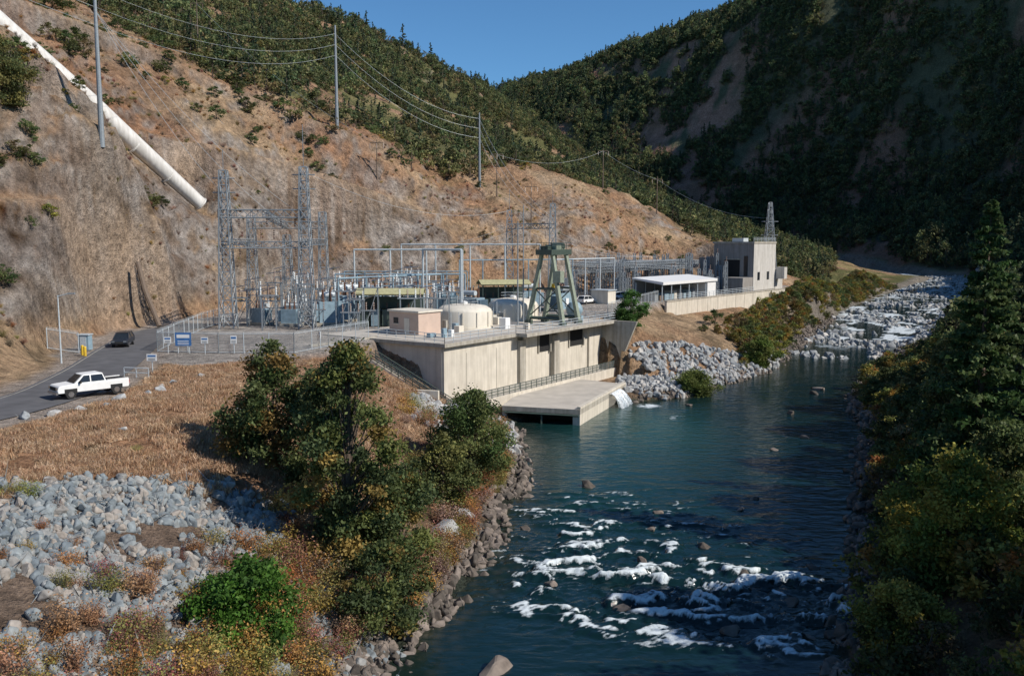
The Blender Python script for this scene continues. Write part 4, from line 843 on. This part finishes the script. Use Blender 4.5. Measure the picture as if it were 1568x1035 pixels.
mb=MB(); ubox(mb,-12,-9,-12,-8,YZ,YZ+2.6,'cream'); ubox(mb,-12.2,-8.8,-12.2,-7.8,YZ+2.61,YZ+2.8,'steelw'); ubox(mb,-8.99,-8.95,-10.6,-9.6,YZ,YZ+2,'greendk'); mb.obj('equipment_shed')

def fence(name,pts,h=2.2):
    mb=MB(); P=[Vector((x,y,float(H(A(x),A(y))[0]))) for x,y in pts]
    for a_,b_ in zip(P[:-1],P[1:]):
        L_=(b_-a_).length; c=max(1,int(L_/2.6))
        for i in range(c+1): p=a_.lerp(b_,i/c); mb.tube(p,p+Vector((0,0,h+.15)),.05,'steelw',n=6)
        mb.tube(a_+Vector((0,0,h)),b_+Vector((0,0,h)),.035,'steelw'); mb.tube(a_+Vector((0,0,.1)),b_+Vector((0,0,.1)),.03,'steelw')
        mb.add([a_,b_,b_+Vector((0,0,h)),a_+Vector((0,0,h))],[(0,1,2,3)],'mesh')
        for dz in(.12,.24): mb.tube(a_+Vector((0,0,h+dz)),b_+Vector((0,0,h+dz)),.015,'steelw',n=3)
    mb.obj(name)
fence('chain_link_fence',[(-40.5,100),(-33,98.5),(-24.5,98.5),(-22,105),(-18.5,113)]); fence('chain_link_fence',[(-40.5,100),(-42.5,112),(-44.5,126),(-45,140)]); fence('chain_link_fence',[(-52,98),(-48.8,98.6)])
fence('chain_link_fence',[(16,147),(24,168),(30.5,184)])
def sign(name,x,y,z0,w,h,k,post=True,rz=0.):
    mb=MB(); 
    for dx in((-w*.35,w*.35) if w>1 else (0,)): p=loc(x,y,rz,dx,.08); mb.tube((*p,z0-.1),(*p,z0+1.2+h),.05,'steelw',n=6)
    mb.box((x,y,z0+1.2+h/2),(w,.04,h),k,rz); p=loc(x,y,rz,0,-.024); mb.box((*p,z0+1.2+h*.72),(w*.8,.01,h*.25),'white' if k!='white' else 'blue',rz)
    for j in range(3): mb.box((*p,z0+1.2+h*(.12+.12*j)),(w*.7,.01,h*.04),'white' if k!='white' else 'dark',rz)
    mb.obj(name)
sign('plant_entrance_sign',-37.0,98.6,YZ-.4,1.8,1.5,'blue'); sign('warning_sign',-38.8,98.7,YZ-.1,.8,.7,'white'); sign('warning_sign',-34.5,98.3,YZ-.1,.8,.7,'white'); sign('warning_sign',-31.2,98.2,YZ-.1,.7,.9,'white'); sign('roadside_sign',-34.2,83,YZ,.95,.65,'white')
sign('warning_sign',-22.6,103,YZ,.8,.8,'white',rz=-1.2)
mb=MB(); mb.rail([(-35.8,80.6,YZ),(-33.4,80.2,YZ)],.9,'steelw',1.1,.05,mid=2); mb.obj('road_barrier_rail')
mb=MB()
for x,y in((-46.6,95.5),(-47.4,96.6)): mb.lathe((x,y,YZ),[(.16,0),(.16,1.0),(.12,1.1),(.02,1.13)],'yellow',12)
mb.obj('yellow_bollards')
mb=MB(); x,y=-46.4,90; z=YZ; mb.tube((x,y,z-.5),(x,y,z+7),.09,'steelw',.06,8); mb.tube((x,y,z+6.9),(x+1.3,y-.2,z+7.2),.05,'steelw'); mb.box((x+1.5,y-.2,z+7.2),(.7,.25,.14),'steel'); mb.obj('street_lamp')
mb=MB(); mb.box((-49.3,101.2,YZ+.9),(1.2,1,1.7),'bluegrey'); mb.box((-49.3,101.2,YZ+1.82),(1.4,1.2,.12),'steelw'); mb.box((-49.3,100.68,YZ+.9),(.7,.05,1.4),'steelw'); mb.obj('gate_control_cabinet')
mb=MB(); pts_=[(-51,127,YZ+.3),(-53.5,128.5,15),(-55,130,19)]
for a_,b_ in zip(pts_[:-1],pts_[1:]): mb.tube(a_,b_,.35,'wood',n=8)
mb.obj('hillside_drain_pipe')

# ------------------------------------------------------------------ vehicles
def ext(mb,prof,w,k):
    n_=len(prof); vs=[]
    for s_ in(-1,1):
        for (x,z,*q) in prof: ww=(q[0] if q else w)/2; vs.append((x,s_*ww,z))
    mb.add(vs,[tuple(range(n_))[::-1],tuple(range(n_,2*n_))]+[(i,(i+1)%n_,n_+(i+1)%n_,n_+i) for i in range(n_)],k)
def wheels(e,xs,w,R0=.38):
    mb=MB()
    for x in xs:
        for s_ in(-1,1): mb.tube((x,s_*(w/2-.24),R0),(x,s_*(w/2+.01),R0),R0,'tire',n=20); mb.tube((x,s_*(w/2+.0),R0),(x,s_*(w/2+.03),R0),R0*.58,'chrome',n=12)
    mb.obj('wheels',e)
def pickup(x,y,rz,k='white'):
    e=empty('pickup_truck'); mb=MB()
    ext(mb,[(-2.75,.5),(2.75,.5),(2.8,.75),(2.72,1.0),(2.6,1.1),(1.45,1.18),(-2.78,1.18),(-2.8,.7)],1.95,k); mb.obj('body',e,bevel=.05)
    mb=MB(); ext(mb,[(1.5,1.16,1.8),(.75,1.82,1.5),(-.75,1.84,1.5),(-1.0,1.16,1.8)],1.6,k); mb.obj('cab',e,bevel=.05)
    mb=MB(); mb.add([(1.46,-.78,1.22),(1.46,.78,1.22),(.82,.66,1.78),(.82,-.66,1.78)],[(0,1,2,3)],'glass'); mb.add([(-1.0,-.76,1.25),(-1.0,.76,1.25),(-.8,.66,1.72),(-.8,-.66,1.72)],[(3,2,1,0)],'glass')
    mb.v=[(a_+(.03 if a_>0 else -.03),b_,c_) for a_,b_,c_ in mb.v]
    for s_ in(-1,1):
        for xa,xb,xc,xd in((1.22,.28,.28,.72),(.18,-.85,-.7,.18)):
            mb.add([(xa,s_*.915,1.24),(xb,s_*.915,1.24),(xc,s_*.775,1.74),(xd,s_*.775,1.74)],[(0,1,2,3)],'glass')
    mb.obj('windows',e)
    mb=MB(); mb.box((-1.9,0,1.185),(1.6,1.6,.012),'dark'); mb.box((2.8,0,.85),(.05,1.2,.28),'tire'); mb.box((2.83,0,.52),(.14,1.9,.2),'chrome'); mb.box((-2.85,0,.55),(.14,1.8,.18),'chrome')
    for s_ in(-1,1): mb.box((2.78,s_*.78,.88),(.08,.3,.2),'chrome'); mb.box((-2.8,s_*.85,.9),(.06,.16,.3),'red'); mb.box((1.1,s_*1.08,1.28),(.12,.24,.2),'tire'); mb.box((-1.9,s_*.9,1.22),(1.7,.12,.06),k); mb.box((1.8,s_*.985,.62),(.95,.02,.4),'tire'); mb.box((-1.75,s_*.985,.62),(.95,.02,.4),'tire')
    mb.obj('trim',e); wheels(e,(1.8,-1.75),1.98)
    e.location=(x,y,YZ+.06); e.rotation_euler=(0,0,rz)
def car(x,y,rz,k,suv=True,name='parked_car',z=None):
    e=empty(name); mb=MB(); ext(mb,[(-2.2,.4),(2.2,.4),(2.25,.7),(2.1,.85),(1.15,.98),(-2.2,1.0),(-2.25,.7)],1.82,k); mb.obj('body',e,bevel=.06)
    t=-2.0 if suv else -1.5; mb=MB(); ext(mb,[(1.2,.97,1.72),(.45,1.55,1.35),(t+.4,1.58,1.35),(t-.1,.98,1.7)],1.6,'glass'); mb.obj('windows',e)
    mb=MB(); mb.box(((.45+t+.4)/2,0,1.6),(abs(.45-t-.4)*1.02,1.4,.06),k)
    for s_ in(-1,1):
        mb.tube((1.2,s_*.86,.98),(.45,s_*.68,1.58),.05,k); mb.tube((-.4,s_*.86,.98),(-.4,s_*.68,1.58),.05,k); mb.tube((t-.1,s_*.85,.98),(t+.4,s_*.68,1.58),.06,k); mb.box((2.22,s_*.65,.72),(.08,.35,.16),'chrome'); mb.box((-2.24,s_*.7,.8),(.06,.25,.18),'red')
    mb.box((2.24,0,.6),(.05,.9,.25),'tire'); mb.obj('roof_and_trim',e); wheels(e,(1.4,-1.35),1.84,.34)
    e.location=(x,y,YZ+.06 if z is None else z); e.rotation_euler=(0,0,rz)
pickup(-34.3,70.8,math.radians(226))
car(-46.6,105,math.radians(-78),'navy')
for x,y,rz,k in((21,190,.6,'white'),(23.5,192,.6,'steelw'),(26,194.5,.6,'white'),(15,178,.9,'white'),(17.5,182,.9,'chrome'),(-4,137,.2,'white')): car(x,y,rz,k,True,z=YZ+.02)

# ------------------------------------------------------------------ world, sun, camera
w=bpy.data.worlds.new('World'); sc.world=w; w.use_nodes=True; nt=w.node_tree; bg=nt.nodes['Background']; sk=nt.nodes.new('ShaderNodeTexSky'); sk.sky_type='NISHITA'; sk.sun_disc=False
el=math.radians(40); az=math.radians(112)
sk.sun_elevation=el; sk.sun_rotation=az; sk.altitude=1500; sk.air_density=1.; sk.dust_density=.1; sk.ozone_density=3.
mx=nt.nodes.new('ShaderNodeMixRGB'); mx.blend_type='MULTIPLY'; mx.inputs[0].default_value=1; mx.inputs[2].default_value=(.64,.98,1.16,1)
nt.links.new(sk.outputs[0],mx.inputs[1]); nt.links.new(mx.outputs[0],bg.inputs[0]); bg.inputs[1].default_value=.105
ld=bpy.data.lights.new('sun','SUN'); ld.energy=5.0; ld.angle=math.radians(.5); ld.color=(1,.93,.84); lo=link(bpy.data.objects.new('sun',ld))
dv=Vector((math.sin(az)*math.cos(el),math.cos(az)*math.cos(el),math.sin(el))); lo.rotation_euler=dv.to_track_quat('Z','Y').to_euler(); lo.location=(60,-40,120)
cd=bpy.data.cameras.new('camera'); cd.lens=31; cd.sensor_width=36; cd.clip_end=6000; co=link(bpy.data.objects.new('camera',cd)); co.location=(0,0,22); co.rotation_euler=(math.radians(90-6.2),0,0); sc.camera=co
sc.view_settings.view_transform='Standard'; sc.view_settings.look='None'; sc.view_settings.exposure=0
